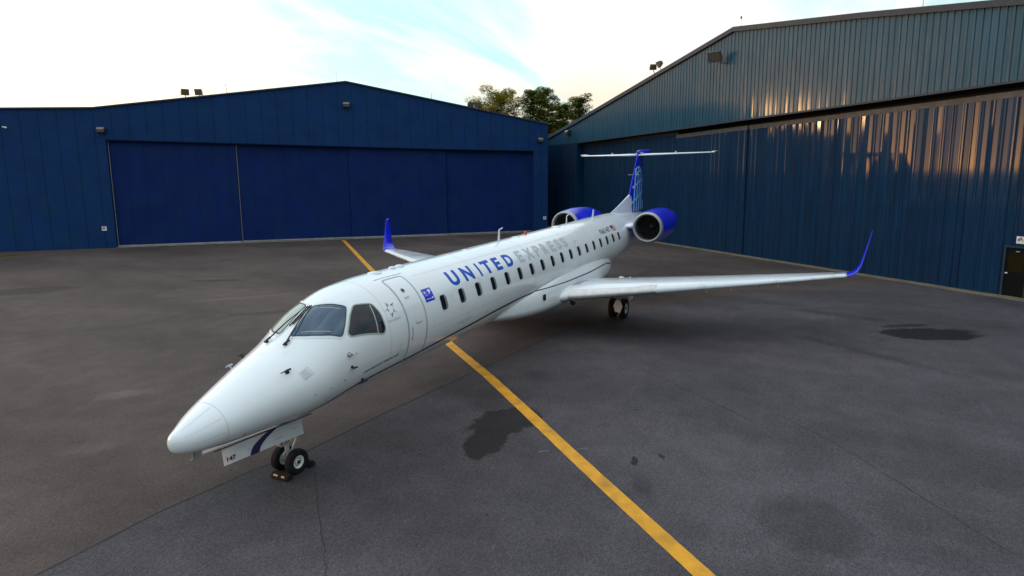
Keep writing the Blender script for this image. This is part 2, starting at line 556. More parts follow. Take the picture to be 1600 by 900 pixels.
def prism(bm, pts, d, mi=0):
    """pts: 3D polygon, d: extrusion vector"""
    d = Vector(d)
    a = [bm.verts.new(p) for p in pts]
    b = [bm.verts.new(Vector(p)+d) for p in pts]
    n = len(a)
    bm.faces.new(a[::-1]).material_index = mi
    bm.faces.new(b).material_index = mi
    for i in range(n):
        j = (i+1) % n
        bm.faces.new((a[i], a[j], b[j], b[i])).material_index = mi


def lerp_pts(tab, x):
    return float(np.interp(x, [p[0] for p in tab], [p[1] for p in tab]))


# ================================================================== SETTING
def sheet(name, pts, z, m):
    bm = bmesh.new()
    quad(bm, [(x, y, z) for x, y in pts])
    o = obj(name, bm, m)
    tag(o, kind='structure')
    return o


sheet('ground', [(-1500, -1500), (1500, -1500), (1500, 1500), (-1500, 1500)], -0.012, 'ground')
sheet('old_apron', [(-60, -60), (75, -60), (75, 90), (-60, 90)], 0.0, 'old')
seam_pts = [(-9.0, 0.95), (-4.0, 0.9), (-1.61, .85), (0.21, .84), (1.99, .61), (3.02, .28), (5.27, .10), (7.64, -.16), (10.65, -.5), (12.81, -.75), (15.6, -1.2),
            (18.57, -2.23), (21.34, -4.62), (25.09, -8.33), (28.42, -11.38), (30.4, -13.25)]
bm = bmesh.new()
quad(bm, [(x, y, 0.004) for x, y in seam_pts] + [(30.0, -13.75, 0.004), (8.0, -42.5, 0.004), (-40, -42.5, 0.004), (-40, 0.95, 0.004)])
bmesh.ops.triangulate(bm, faces=bm.faces[:])
tag(obj('new_apron', bm, 'new'), kind='structure')


def ribbon(bm, pts, w, z, jit=0.0, wj=0.0, sub=0.25):
    P = [np.array(p[:2], float) for p in pts]
    out = []
    for a, b in zip(P[:-1], P[1:]):
        k = max(1, int(np.linalg.norm(b-a)/sub))
        for i in range(k):
            out.append(a+(b-a)*i/k)
    out.append(P[-1])
    prev = None
    off = 0
    for i, p in enumerate(out):
        d = out[min(i+1, len(out)-1)]-out[max(i-1, 0)]
        d = d/np.linalg.norm(d)
        nn = np.array([-d[1], d[0]])
        off = off*0.7 + rng.normal()*jit
        ww = w*0.5*(1+rng.uniform(-wj, wj))
        q = p+nn*off
        a, b = bm.verts.new((*(q+nn*ww), z)), bm.verts.new((*(q-nn*ww), z))
        if prev:
            bm.faces.new((prev[0], prev[1], b, a))
        prev = (a, b)


bm = bmesh.new()
ribbon(bm, seam_pts[:11], 0.035, 0.008, 0.004, 0.5)
tag(obj('asphalt_joint', bm, 'crack'), kind='structure')
bm = bmesh.new()
ribbon(bm, [(2.46, -.45), (1.72, -1.28), (1.05, -2.07), (.27, -2.92), (-.8, -4.0)], 0.012, 0.008, 0.012, 0.6, 0.08)
ribbon(bm, [(11.4, -4.3), (8.56, -7.98)], 0.014, 0.008, 0.006, 0.5, 0.1)
ribbon(bm, [(10.17, -7.46), (8.31, -9.46), (5.23, -11.86)], 0.014, 0.008, 0.010, 0.5, 0.1)
ribbon(bm, [(9.8, -.35), (9.2, .3), (8.4, 1.2), (7.2, 2.4)], 0.010, 0.008, 0.010, 0.5, 0.1)
tag(obj('asphalt_crack', bm, 'crack'), kind='structure')
bm = bmesh.new()
ribbon(bm, [(33.4, 27.7), (32.92, 27.1), (21.93, 14.72), (10.87, 1.90), (8.68, -.83), (6.70, -3.13), (5.50, -4.50), (4.33, -5.86), (3.42, -6.93), (2.71, -7.77), (-3.0, -14.5)], 0.295, 0.010, 0.0, 0.025, 0.15)
tag(obj('taxi_line', bm, 'line'), kind='structure')
bm = bmesh.new()
for a, b in (((5.62, -4.35), (5.37, -4.6)), ((5.1, -4.05), (5.25, -4.22)), ((5.72, -4.92), (5.55, -4.72))):
    ribbon(bm, [a, b], 0.03, 0.0085, 0.004, 0.4, 0.05)
tag(obj('chalk_mark', bm, 'mark'), kind='structure')

# ------------------------------------------------------------------ left hangar
LH = empty('blue_hangar', (22.1, 41.09, 0), math.atan2(-.733, .68))
tag(LH, 'dark blue smooth-walled hangar with low gable and closed sliding doors across the yard', 'hangar')
roofL = [(-18.5, 10.72), (-6.71, 10.76), (-0.65, 10.92), (18.35, 13.47), (36.55, 10.18)]
HDR = [(-0.02, 8.49), (9.24, 8.25), (18.25, 8.02), (26.84, 7.81), (35.12, 7.67)]
bm = bmesh.new()
segs = sorted(set([x for x, z in roofL]+[x for x, z in HDR]))
for xa, xb in zip(segs[:-1], segs[1:]):
    inside = xa >= -.021 and xb <= 35.121
    quad(bm, [(xa, 0, lerp_pts(HDR, xa) if inside else 0), (xb, 0, lerp_pts(HDR, xb) if inside else 0), (xb, 0, lerp_pts(roofL, xb)), (xa, 0, lerp_pts(roofL, xa))])
# side and rear walls
quad(bm, [(36.55, 0, 0), (36.55, 0, 10.18), (36.55, 35, 10.18), (36.55, 35, 0)])
quad(bm, [(-18.5, 0, 0), (-18.5, 0, 10.72), (-18.5, 35, 10.72), (-18.5, 35, 0)])
f = quad(bm, [(x, 35, z) for x, z in roofL]+[(36.55, 35, 0), (-18.5, 35, 0)])
bmesh.ops.triangulate(bm, faces=[f])
# opening jambs and soffit
quad(bm, [(-.02, 0, 0), (-.02, .8, 0), (-.02, .8, 8.49), (-.02, 0, 8.49)])
quad(bm, [(35.12, 0, 0), (35.12, .8, 0), (35.12, .8, 7.67), (35.12, 0, 7.67)])
for (a, za), (b, zb) in zip(HDR[:-1], HDR[1:]):
    quad(bm, [(a, 0, za), (b, 0, zb), (b, .8, zb), (a, .8, za)], 1)
# panel joints
x = -17.8
k = 0
while x < 36.3:
    if k % 1 == 0:
        zt = lerp_pts(roofL, x)-0.06
        zb = lerp_pts(HDR, x)+0.1 if -0.02 < x < 35.12 else 0.02
        bx(bm, x-.012, x+.012, -0.006, 0.004, zb, zt, 2)
    x += 1.22
    k += 1
# header drip edge, dark seam colour paints in its shadow line
for (a, za), (b, zb) in zip(HDR[:-1], HDR[1:]):
    vs = bx(bm, a, b, -0.05, 0.01, 0, 1, 2)
    for v in vs:
        zz = za if abs(v.co.x-a) < 1e-6 else zb
        v.co.z = zz-0.02 if v.co.z < .5 else zz+0.06
obj('wall', bm, ['lh', 'dark', 'lhs'], LH)
bm = bmesh.new()
for (a, za), (b, zb) in zip(roofL[:-1], roofL[1:]):
    vs = bx(bm, a, b, -0.12, 35.2, 0, 1)
    for v in vs:
        zz = za if abs(v.co.x-a) < 1e-6 else zb
        v.co.z = zz-0.02 if v.co.z < .5 else zz+0.09
obj('roof', bm, 'lht', LH)
edges = [-0.02, 9.24, 18.25, 26.84, 35.12]
for i in range(4):
    a, b = edges[i], edges[i+1]
    d = 0.28 + (0.0, 0.12, 0.02, 0.16)[i]
    za, zb = lerp_pts(HDR, a), lerp_pts(HDR, b)
    bm = bmesh.new()
    vs = bx(bm, a+.03, b+.02, d, d+.06, 0.16, 1)
    for v in vs:
        if v.co.z > .5:
            v.co.z = (za if v.co.x < (a+b)/2 else zb)-0.03
    bx(bm, b-.02, b+.03, d-.012, d+.05, .17, zb-.05, 1)
    x = a+1.25
    while x < b-.4:
        bx(bm, x-.010, x+.010, d-.005, d+.01, .2, min(za, zb)-.1, 1)
        x += 1.25
    dl = obj('sliding_door', bm, ['lhd', 'lhs'], LH)
    bm = bmesh.new()
    bx(bm, a+.03, b, d-.012, d+.05, .055, .155)
    obj('bottom_rail', bm, 'gstrip', dl)
    if i in (0, 1):
        bm = bmesh.new()
        bx(bm, a+.035, a+.085, d-.015, d+.05, .16, lerp_pts(HDR, a)-.06)
        obj('edge_strip', bm, 'gstrip', dl)
    if i == 3:
        bm = bmesh.new()
        bx(bm, b-.10, b-.06, d-.015, d+.05, .16, zb-.06)
        obj('edge_strip', bm, 'rht', dl)
bm = bmesh.new()
bx(bm, -.02, 35.12, .02, .26, .006, .035)
obj('door_track', bm, 'gstrip', LH)
bm = bmesh.new()
bx(bm, -18.5, -.15, -0.02, 0.0, 0.0, 0.02)
obj('base_flashing', bm, 'lhs', LH)

# ------------------------------------------------------------------ right hangar
RH = empty('ribbed_hangar', (37.2, -4.12, 0), math.atan2(-.795, -.607))
tag(RH, 'tall blue grey hangar of ribbed metal with streaky sunset reflections beside the jet', 'hangar')
roofR = [(-33.0, 7.98), (-26.52, 9.45), (-21.11, 10.60), (-1.13, 15.07), (7.89, 13.88), (15.04, 12.82), (23.5, 11.6)]
FAS = [(-33, 8.5), (-20.85, 8.50), (-6.91, 8.82), (0.06, 9.02), (6.66, 9.18), (13.46, 9.36), (22, 9.60)]


def corrug(bm, x0, x1, y, zb, zt, pitch=0.305, d=0.035, mi=0, prof=None, jit=.0015):
    prof = prof or [(0, 0), (.50, 0), (.60, -1), (.90, -1), (1.0, 0)]
    xs = []
    n = int(math.ceil((x1-x0)/pitch))
    for i in range(n):
        for u, w in prof[:-1]:
            xx = x0+(i+u)*pitch
            if xx < x1:
                xs.append((xx, y+w*d))
    xs.append((x1, y))
    prev = None
    for xx, yy in xs:
        jy = rng.normal()*jit
        a, b = bm.verts.new((xx, yy+jy, zb(xx))), bm.verts.new((xx, yy+jy, zt(xx)))
        if prev:
            f = bm.faces.new((prev[0], a, b, prev[1]))
            f.material_index = mi
        prev = (a, b)


bm = bmesh.new()
rz = lambda x: lerp_pts(roofR, x)-0.10
corrug(bm, -20.85, 22.0, 0, lambda x: lerp_pts(FAS, x), rz)
corrug(bm, -33.0, -20.85, 0, lambda x: min(8.5, lerp_pts(roofR, x)-.5), rz)
corrug(bm, 20.3, 23.5, 0, lambda x: 0, lambda x: lerp_pts(FAS, min(x, 22))-.02)
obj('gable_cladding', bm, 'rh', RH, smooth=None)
bm = bmesh.new()
corrug(bm, -33.0, -20.85, 0.004, lambda x: 0, lambda x: min(8.5, lerp_pts(roofR, x)-.5)+.02)
obj('shaded_end_cladding', bm, 'rhd', RH, smooth=None)  # same cladding as the gable, darker door colour paints in its shade
bm = bmesh.new()
for xx in (-33.0, 23.5):
    zz = lerp_pts(roofR, xx)
    quad(bm, [(xx, 0, 0), (xx, 0, zz), (xx, 45, zz), (xx, 45, 0)])
f = quad(bm, [(x, 45, z) for x, z in roofR]+[(23.5, 45, 0), (-33, 45, 0)])
bmesh.ops.triangulate(bm, faces=[f])
for (a, za), (b, zb) in zip(FAS[1:-1], FAS[2:]):
    quad(bm, [(a, 0.0, za+.02), (b, 0.0, zb+.02), (b, 1.1, zb+.02), (a, 1.1, za+.02)], 1)
quad(bm, [(-20.85, 0, 0), (-20.85, 1.1, 0), (-20.85, 1.1, 8.5), (-20.85, 0, 8.5)])
quad(bm, [(-20.85, 1.1, 0), (20.3, 1.1, 0), (20.3, 1.1, 9.6), (-20.85, 1.1, 8.6)], 1)
obj('rear_wall', bm, ['rhd', 'dark'], RH)
bm = bmesh.new()
for (a, za), (b, zb) in zip(FAS[1:-1], FAS[2:]):
    vs = bx(bm, a, b, -0.06, -.036, 0, 1)
    for v in vs:
        zz = za if abs(v.co.x-a) < 1e-6 else zb
        v.co.z = zz-0.05 if v.co.z < .5 else zz+0.05
obj('drip_edge', bm, 'rht', RH)
bm = bmesh.new()
for (a, za), (b, zb) in zip(roofR[:-1], roofR[1:]):
    vs = bx(bm, a, b, -0.16, 45.2, 0, 1)
    for v in vs:
        zz = za if abs(v.co.x-a) < 1e-6 else zb
        v.co.z = zz-0.13 if v.co.z < .5 else zz+0.04
obj('roof', bm, 'roofm', RH)
bm = bmesh.new()
for (a, za), (b, zb) in zip(roofR[:-1], roofR[1:]):
    vs = bx(bm, a, b, -0.19, -.163, 0, 1)
    for v in vs:
        zz = za if abs(v.co.x-a) < 1e-6 else zb
        v.co.z = zz-0.27 if v.co.z < .5 else zz+0.02
obj('rake_trim', bm, 'rht', RH)
ed = [-20.85, -13.9, -6.95, 0.06, 6.67, 13.46, 20.2]
DEP = [0.75, 0.60, 0.34, 0.42, 0.36, 0.26]
for i in range(6):
    a, b = ed[i], ed[i+1]
    d = DEP[i]
    bm = bmesh.new()
    zt = lambda x: lerp_pts(FAS, x)-(0.62 if d < .5 else 0.30)
    pf = [(0, 0), (.42, 0), (.50, -1), (.60, -1), (.66, -.4), (.72, -1), (.86, -1), (.94, 0), (1, 0)]
    if i == 5:
        corrug(bm, a+.02, 15.24, d, lambda x: .10, zt, .43, .03, prof=pf, jit=.0045)
        corrug(bm, 15.24, 16.20, d, lambda x: 2.32, zt, .43, .03, prof=pf, jit=.0045)
        corrug(bm, 16.20, b, d, lambda x: .10, zt, .43, .03, prof=pf, jit=.0045)
    else:
        corrug(bm, a+.02, b, d, lambda x: .10, zt, .43, .03, prof=pf, jit=.0045)
    # side return of the leaf
    quad(bm, [(a+.02, d, .1), (a+.02, d+.2, .1), (a+.02, d+.2, zt(a)), (a+.02, d, zt(a))])
    quad(bm, [(b, d, .1), (b, d+.2, .1), (b, d+.2, zt(b)), (b, d, zt(b))])
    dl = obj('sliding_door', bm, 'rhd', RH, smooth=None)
    bm = bmesh.new()
    vs = bx(bm, a+.02, b, d-.02, d+.05, 0, 1)
    for v in vs:
        v.co.z = zt(v.co.x)-.02 if v.co.z < .5 else zt(v.co.x)+.26
    obj('top_rail', bm, 'rhr', dl)
    bm = bmesh.new()
    bx(bm, a+.02, (b if i != 5 else 15.2), d-.045, d+.05, .02, .11)
    obj('bottom_rail', bm, 'rhd', dl)
    if i == 5:
        # personnel door set in this leaf
        wd = obj('walk_door', (lambda q: (bx(q, 15.32, 16.12, d-.01, d+.04, .06, 2.22), q)[1])(bmesh.new()), 'doorblack', dl, label='black personnel door with dark window')
        q = bmesh.new()
        bx(q, 15.24, 15.32, d-.05, d+.06, .0, 2.24)
        bx(q, 16.12, 16.20, d-.05, d+.06, .0, 2.24)
        bx(q, 15.24, 16.20, d-.05, d+.06, 2.24, 2.32)
        obj('door_frame', q, 'rht', dl)
        q = bmesh.new()
        bx(q, 15.44, 16.02, d-.018, d-.008, 1.15, 2.0)
        obj('door_glass', q, 'dglass', dl)
        q = bmesh.new()
        bx(q, 15.36, 15.46, d-.07, d-.02, 1.06, 1.12, bev=.01)
        obj('door_handle', q, 'rim', dl)
        q = bmesh.new()
        bx(q, 15.68, 15.84, d-.05, d-.012, 2.06, 2.10, bev=.008)
        obj('door_closer', q, 'steel', dl)
        q = bmesh.new()
        bx(q, 15.24, 16.22, d-.42, d-.046, .0, .07)
        obj('door_step', q, 'conc', dl)
kb = bmesh.new()
bx(kb, -20.85, 20.3, -.30, 0.20, 0, .06, bev=.01)
ke = obj('kerb', kb, 'conc')
ke.matrix_world = Matrix.Translation((37.2, -4.12, 0)) @ Matrix.Rotation(math.atan2(-.795, -.607), 4, 'Z')
tag(ke, kind='structure')


def LP(x, y, z):
    a = math.atan2(-.733, .68)
    return Vector((22.1+x*math.cos(a)-y*math.sin(a), 41.09+x*math.sin(a)+y*math.cos(a), z))


def RP(x, y, z):
    a = math.atan2(-.795, -.607)
    return Vector((37.2+x*math.cos(a)-y*math.sin(a), -4.12+x*math.sin(a)+y*math.cos(a), z))


LA, RA = math.atan2(-.733, .68), math.atan2(-.795, -.607)
bm = bmesh.new()
for i in range(900):
    u = rng.uniform(0, 1)
    x, y = 14.6+u*1.7+rng.normal()*.35, 43.9+rng.normal()*.30-u*.5
    h = rng.uniform(.03, .10)
    an = rng.uniform(0, 6.28)
    dx, dy = .02*math.cos(an), .02*math.sin(an)
    quad(bm, [(x-dx, y-dy, 0.0), (x+dx, y+dy, 0.0), (x+dx*.2+rng.normal()*.02, y+dy*.2, h)])
for v in bm.verts:
    p = (v.co.xy-Vector((22.1, 41.09))).dot(Vector((.733, .68)))
    if p > -.05:
        v.co.xy -= Vector((.733, .68))*(p+.1)
tag(obj('grass', bm, 'grass', smooth=None), kind='stuff', label='patch of dry yellow grass at the foot of the blue wall', cat='grass')

# ------------------------------------------------------------------ lamps on the hangars
def wallpack(loc, rz, label, w=0.42, tilt=0):
    t = empty('wall_lamp', loc, rz)
    tag(t, label, 'wall lamp')
    s = w/.42
    bm = bmesh.new()
    prism(bm, [(-.24*s, 0, -.17*s), (-.24*s, 0, .17*s), (-.24*s, -.20*s, .17*s), (-.24*s, -.32*s, .02*s), (-.24*s, -.26*s, -.17*s)], (.48*s, 0, 0))
    obj('housing', bm, 'lamph', t)
    bm = bmesh.new()
    prism(bm, [(-.20*s, -.215*s, .155*s), (-.20*s, -.322*s, .025*s), (-.20*s, -.335*s, .025*s), (-.20*s, -.228*s, .165*s)], (.40*s, 0, 0))
    prism(bm, [(-.20*s, -.32*s, .0), (-.20*s, -.268*s, -.15*s), (-.20*s, -.28*s, -.155*s), (-.20*s, -.332*s, -.002)], (.40*s, 0, 0))
    obj('lens', bm, 'lens', t)
    bm = bmesh.new()
    bx(bm, -.05, .05, -.04, .02, -.30*s, -.17*s)
    obj('conduit_box', bm, 'lamph', t)
    return t


wallpack(LP(-.2, -.01, 9.27), LA, 'black wall lamp at the left top corner of the smooth hangar doorway', .50)
wallpack(LP(18.31, -.01, 11.56), LA, 'black wall lamp high under the peak of the smooth blue gable', .50)
wallpack(LP(35.75, -.01, 8.72), LA, 'dark wall lamp at the right end of the smooth blue hangar', .44)
wallpack(RP(-22.3, -.05, 9.6), RA, 'small dark lamp at the far left end of the ribbed hangar', .52)


def flood(base, top, rz, tilt, label, m='lamph', w=.46, wall=None, group=None):
    t = empty('floodlight', base, 0)
    tag(t, label, 'floodlight', group)
    b = Vector(top)-Vector(base)
    bm = bmesh.new()
    tube(bm, [(0, 0, 0)]+([tuple(wall)] if wall else [])+[tuple(b-Vector((0, 0, .22)))], .028, 8)
    obj('post', bm, 'lamph', t)
    Mx = Matrix.Translation(b) @ Matrix.Rotation(rz, 4, 'Z') @ Matrix.Rotation(tilt, 4, 'X')
    bm = bmesh.new()
    rings = []
    for y, sx, sz in ((.16, .5, .5), (.10, .75, .78), (-.08, 1.0, 1.0), (-.15, 1.02, 1.02)):
        a, c = w*.5*sx, w*.42*sz
        rings.append([(-a, y, -c), (a, y, -c), (a, y, c), (-a, y, c)])
    loft(bm, rings)
    for k in range(5):
        xx = (-.36+.18*k)*w
        bx(bm, xx-.006, xx+.006, .09, .19, -.25*w, .25*w)
    bmesh.ops.transform(bm, matrix=Mx, verts=bm.verts)
    obj('housing', bm, m, t)
    bm = bmesh.new()
    bx(bm, -w*.44, w*.44, -.16, -.152, -w*.36, w*.36)
    bmesh.ops.transform(bm, matrix=Mx, verts=bm.verts)
    obj('lens', bm, 'lens' if m != 'lamph2' else 'lamph2', t)
    bm = bmesh.new()
    Mb = Matrix.Translation(b) @ Matrix.Rotation(rz, 4, 'Z')
    bx(bm, -w*.56, -w*.53, -.03, .03, -w*.5, .05)
    bx(bm, w*.53, w*.56, -.03, .03, -w*.5, .05)
    bx(bm, -w*.56, w*.56, -.03, .03, -w*.53, -w*.49)
    bmesh.ops.transform(bm, matrix=Mb, verts=bm.verts)
    obj('yoke', bm, 'lamph', t)
    return t


flood(LP(5.90, .3, 11.75), LP(5.83, .25, 12.38), LA+.35, R(25), 'tan floodlight on the smooth hangar roof, left one of the left pair', 'lamph2', .56)
flood(LP(6.9, .3, 11.85), LP(6.85, .25, 12.40), LA-.1, R(20), 'tan floodlight on the smooth hangar roof, right one of the left pair', 'lamph2', .54)
flood(LP(29.2, .3, 11.3), LP(29.2, .25, 11.88), LA+.2, R(20), 'dark floodlight in front of the trees, left one of that pair', 'lamph', .50)
flood(LP(29.95, .3, 11.3), LP(29.95, .25, 11.86), LA-.2, R(20), 'dark floodlight in front of the trees, right one of that pair', 'lamph', .54)
flood(RP(-9.35, .15, 13.1), RP(-9.65, .1, 13.93), RA+1.0, R(35), 'rusty floodlight on the ribbed roof slope, lower one turned edge on', 'lamph2', .50)
flood(RP(-8.62, .15, 13.35), RP(-8.85, .1, 14.02), RA-.3, R(30), 'rusty floodlight on the ribbed roof slope, upper one of the pair', 'lamph2', .54)
flood(RP(-1.55, -.04, 12.85), RP(-2.0, -.75, 13.38), RA+.45, R(42), 'big black floodlight bracketed out from the ribbed gable near its peak', 'lamph', .86,
      wall=RP(-1.6, -.75, 12.85)-RP(-1.55, -.04, 12.85))


def rod(base, h, label, tip=None, lean=(0, 0), r=.02):
    t = empty('roof_mast', base)
    tag(t, label, 'mast')
    bm = bmesh.new()
    tube(bm, [(0, 0, 0), (lean[0]*.5, lean[1]*.5, h*.5), (lean[0], lean[1], h)], [r, r*.8, r*.6], 8)
    obj('pole', bm, 'steel', t)
    bm = bmesh.new()
    if tip:
        lathe(bm, [(-.10, .01), (-.08, .055), (0, .07), (.07, .05), (.13, .004)], (lean[0], lean[1], h), 'Z', 10)
        obj('beacon_light', bm, tip, t, smooth=True)
    else:
        lathe(bm, [(-.04, .01), (-.03, .035), (.02, .035), (.04, .005)], (lean[0], lean[1], h), 'Z', 8)
        obj('tip', bm, 'steel', t)
    return t


rod(LP(8.97, .3, 12.2), .80, 'leaning pale mast on the smooth hangar roof right of the tan floodlights', lean=(-.05, .1), r=.03)
rod(LP(17.62, .3, 13.35), .85, 'thin mast at the peak of the smooth blue hangar')
rod(LP(25.7, .3, 12.1), .62, 'short dark mast on the right slope of the smooth blue hangar', r=.028)
rod(RP(-.8, .2, 14.95), .70, 'mast with red tip at the peak of the ribbed hangar', 'beacon')
rod(RP(10.77, .2, 13.45), .75, 'plain thin mast on the right slope of the ribbed hangar')


def placard(loc, rz, s, label):
    t = empty('hazard_sign', loc, rz)
    tag(t, label, 'sign')
    bm = bmesh.new()
    bx(bm, -s/2, s/2, -.012, 0, -s/2, s/2)
    obj('plate', bm, 'signw', t)
    q = s*.215
    for cx, cz, m in ((0, q*1.0, 'signr'), (-q, 0, 'signb'), (q, 0, 'signy')):
        bm = bmesh.new()
        w = q*.92
        prism(bm, [(cx-w, -.014, cz), (cx, -.014, cz+w), (cx+w, -.014, cz), (cx, -.014, cz-w)], (0, -.006, 0))
        obj('diamond', bm, m, t)
    for dx, dz in ((0, q), (-q, 0), (q, 0)):
        bm = bmesh.new()
        bx(bm, dx-.008, dx+.008, -.023, -.021, dz-.03, dz+.03)
        obj('digit', bm, 'signw', t)
    return t


placard(LP(-.75, -.008, 1.57), LA, .34, 'white square hazard diamond sign left of the smooth hangar doors')
placard(LP(36.23, -.008, 1.36), LA, .30, 'white square hazard diamond sign at the right corner of the smooth hangar')
placard(RP(15.82, .22, 2.60), RA, .32, 'white square hazard diamond sign above the black personnel door')
t = empty('security_camera', LP(-6.5, 0, 9.4), LA)
tag(t, 'small white security camera high on the far left of the smooth blue wall', 'camera')
bm = bmesh.new()
bx(bm, -.05, .05, -.05, 0, -.05, .05)
tube(bm, [(0, -.02, 0), (0, -.16, 0), (.02, -.2, -.03)], .02, 8)
obj('bracket', bm, 'signw', t)
bm = bmesh.new()
tube(bm, [(-.12, -.22, .02), (.16, -.22, -.06)], .05, 12)
obj('camera_body', bm, 'signw', t)
bm = bmesh.new()
tube(bm, [(.16, -.22, -.06), (.17, -.22, -.063)], .035, 12)
obj('lens', bm, 'black', t)

# ------------------------------------------------------------------ trees behind
def tree(px, dist, top, width, label, leaf='needle', nclump=34, seed=1, bare=False, dens=150, low=0.35, lsz=.24):
    rg = np.random.default_rng(seed)
    a = yaw - math.atan((px-800)/928.4)
    dd = dist/math.cos(a-yaw)
    x, y = CAM.x+dd*math.cos(a), CAM.y+dd*math.sin(a)
    H = CAM.z+(268-top)/928.4*dist
    W = width/928.4*dist
    t = empty('pine_tree' if leaf == 'needle' else ('bare_tree' if bare else 'broadleaf_tree'), (x, y, 0))
    tag(t, label, 'tree', 'trees behind the hangars')
    bm = bmesh.new()
    lean = rg.normal()*.3
    tr = [(lean*math.sin(k/6*1.5), rg.normal()*.12, H*k/6*.94) for k in range(7)]
    tube(bm, tr, [.30-.26*k/6 for k in range(7)], 9)
    ends = []
    for k in range(nclump):
        u = low+(1-low)*((k+.5)/nclump)
        zz = H*u*.96
        w = W*.5*(math.sin(math.pi*min(1, (1-u)/(1-low)*.80+.20))**.7)*rg.uniform(.45, 1.05)
        an = k*2.4+rg.normal()*.4
        i0 = min(5, int(u*6))
        bp = Vector(tr[i0]).lerp(Vector(tr[i0+1]), u*6-i0) if i0 < 6 else Vector(tr[6])
        e = Vector((bp.x+w*math.cos(an), bp.y+w*math.sin(an), min(H*.985, zz+w*.25)))
        mid = bp.lerp(e, .5)+Vector((0, 0, -.1*w*.3))
        tube(bm, [bp, mid, e], [.085, .05, .018], 5)
        ends.append((bp, e, w))
        if bare:
            for j in range(7):
                s = bp.lerp(e, rg.uniform(.3, 1))
                q = s+Vector((rg.normal()*.6, rg.normal()*.6, rg.uniform(.2, 1.2)))
                tube(bm, [s, q], [.025, .008], 3)
    obj('trunk', bm, 'bark' if not bare else 'russet', t, smooth=True)
    bm = bmesh.new()
    for bp, e, w in ends:
        ncl = 4 if not bare else 1
        for j in range(ncl):
            c = bp.lerp(e, 1-.27*j*rg.uniform(.6, 1.2))+Vector((rg.normal()*.2, rg.normal()*.2, rg.normal()*.15))
            sx = rg.uniform(.75, 1.3)*(W/5)
            sz = sx*rg.uniform(.35, .6)
            for _ in range(int(dens*4.2*(1 if not bare else .15)/ncl)):
                v = rg.normal(size=3)
                v /= np.linalg.norm(v)
                v *= rg.uniform(.35, 1)**.5
                p = Vector((c.x+v[0]*sx, c.y+v[1]*sx, c.z+v[2]*sz))
                d1 = Vector(rg.normal(size=3)).normalized()
                d2 = d1.orthogonal().normalized()
                s1, s2 = lsz*rg.uniform(.5, 1.2), lsz*rg.uniform(.2, .5)
                bm.faces.new([bm.verts.new(p+d1*s1), bm.verts.new(p+d2*s2), bm.verts.new(p-d1*s1*.6)])
    obj('crown', bm, leaf, t, smooth=None)
    return t


tree(750, 96, 153, 50, 'low olive tree behind the dark floodlight pair', 'olive', 18, 3, low=.4)
tree(781, 100, 140, 62, 'broad golden olive tree, the widest crown left of the tall pines', 'olive', 44, 5, dens=190, low=.35)
tree(806, 104, 143, 26, 'bare reddish tree between the golden tree and the pines', 'russet', 26, 8, bare=True)
tree(833, 98, 138, 46, 'tall dark pine with a rounded top, left of the three pines', 'needle', 40, 12, dens=170, low=.40)
tree(857, 106, 137, 36, 'tall dark pine with a forked airy top, middle of the pines', 'needle', 30, 15, dens=150, low=.42)
tree(879, 97, 160, 34, 'shorter dark pine squeezed between the taller pines', 'needle', 30, 21, dens=150, low=.35)
tree(903, 100, 149, 42, 'pointed dark pine nearest the ribbed hangar roof', 'needle', 34, 27, dens=170, low=.35)
tree(872, 112, 190, 60, 'low pale autumn bush in the gap between the hangars', 'russet', 34, 33, dens=120, low=.25, lsz=.3)

# ================================================================== AIRCRAFT
AR, PP = 0.00964, 0.01593
JET = bpy.data.objects.new('airliner', None)
JET.location = (0, 0, -10*PP)
JET.rotation_euler = (-AR, -PP, 0)
link(JET)
tag(JET, 'white twin-engine regional jet with blue engines and winglets parked on the apron', 'airplane')
AXZ = 2.41
ST = [0, .06, .2, .5, 1, 1.6, 2.3, 3.1, 4, 5, 7, 20, 22, 24, 26, 28]
TOPV = [-.766, -.63, -.555, -.40, -.19, .05, .33, .83, 1.09, 1.15, 1.15, 1.15, 1.14, 1.03, .9, .75]
BOTV = [-.766, -.92, -.99, -1.05, -1.09, -1.13, -1.18, -1.20, -1.17, -1.165, -1.165, -1.14, -.98, -.80, -.32, .30]
WIDV = [0, .13, .24, .42, .61, .80, .98, 1.07, 1.13, 1.14, 1.14, 1.14, 1.08, .95, .66, .3]


def pch(xs, ys):
    xs, ys = np.array(xs, float), np.array(ys, float)
    h = np.diff(xs)
    dl = np.diff(ys)/h
    m = np.zeros(len(xs))
    for i in range(1, len(xs)-1):
        if dl[i-1]*dl[i] > 0:
            w1, w2 = 2*h[i]+h[i-1], h[i]+2*h[i-1]
            m[i] = (w1+w2)/(w1/dl[i-1]+w2/dl[i])
    m[0], m[-1] = dl[0], dl[-1]

    def F(x):
        x = min(max(x, xs[0]), xs[-1])
        i = int(min(max(np.searchsorted(xs, x)-1, 0), len(xs)-2))
        t = (x-xs[i])/h[i]
        return float((2*t**3-3*t**2+1)*ys[i]+(t**3-2*t**2+t)*h[i]*m[i]+(-2*t**3+3*t**2)*ys[i+1]+(t**3-t**2)*h[i]*m[i+1])
    return F


SQ = np.sqrt(ST)
fT, fB, fW = pch(SQ, TOPV), pch(SQ, BOTV), pch(SQ, WIDV)


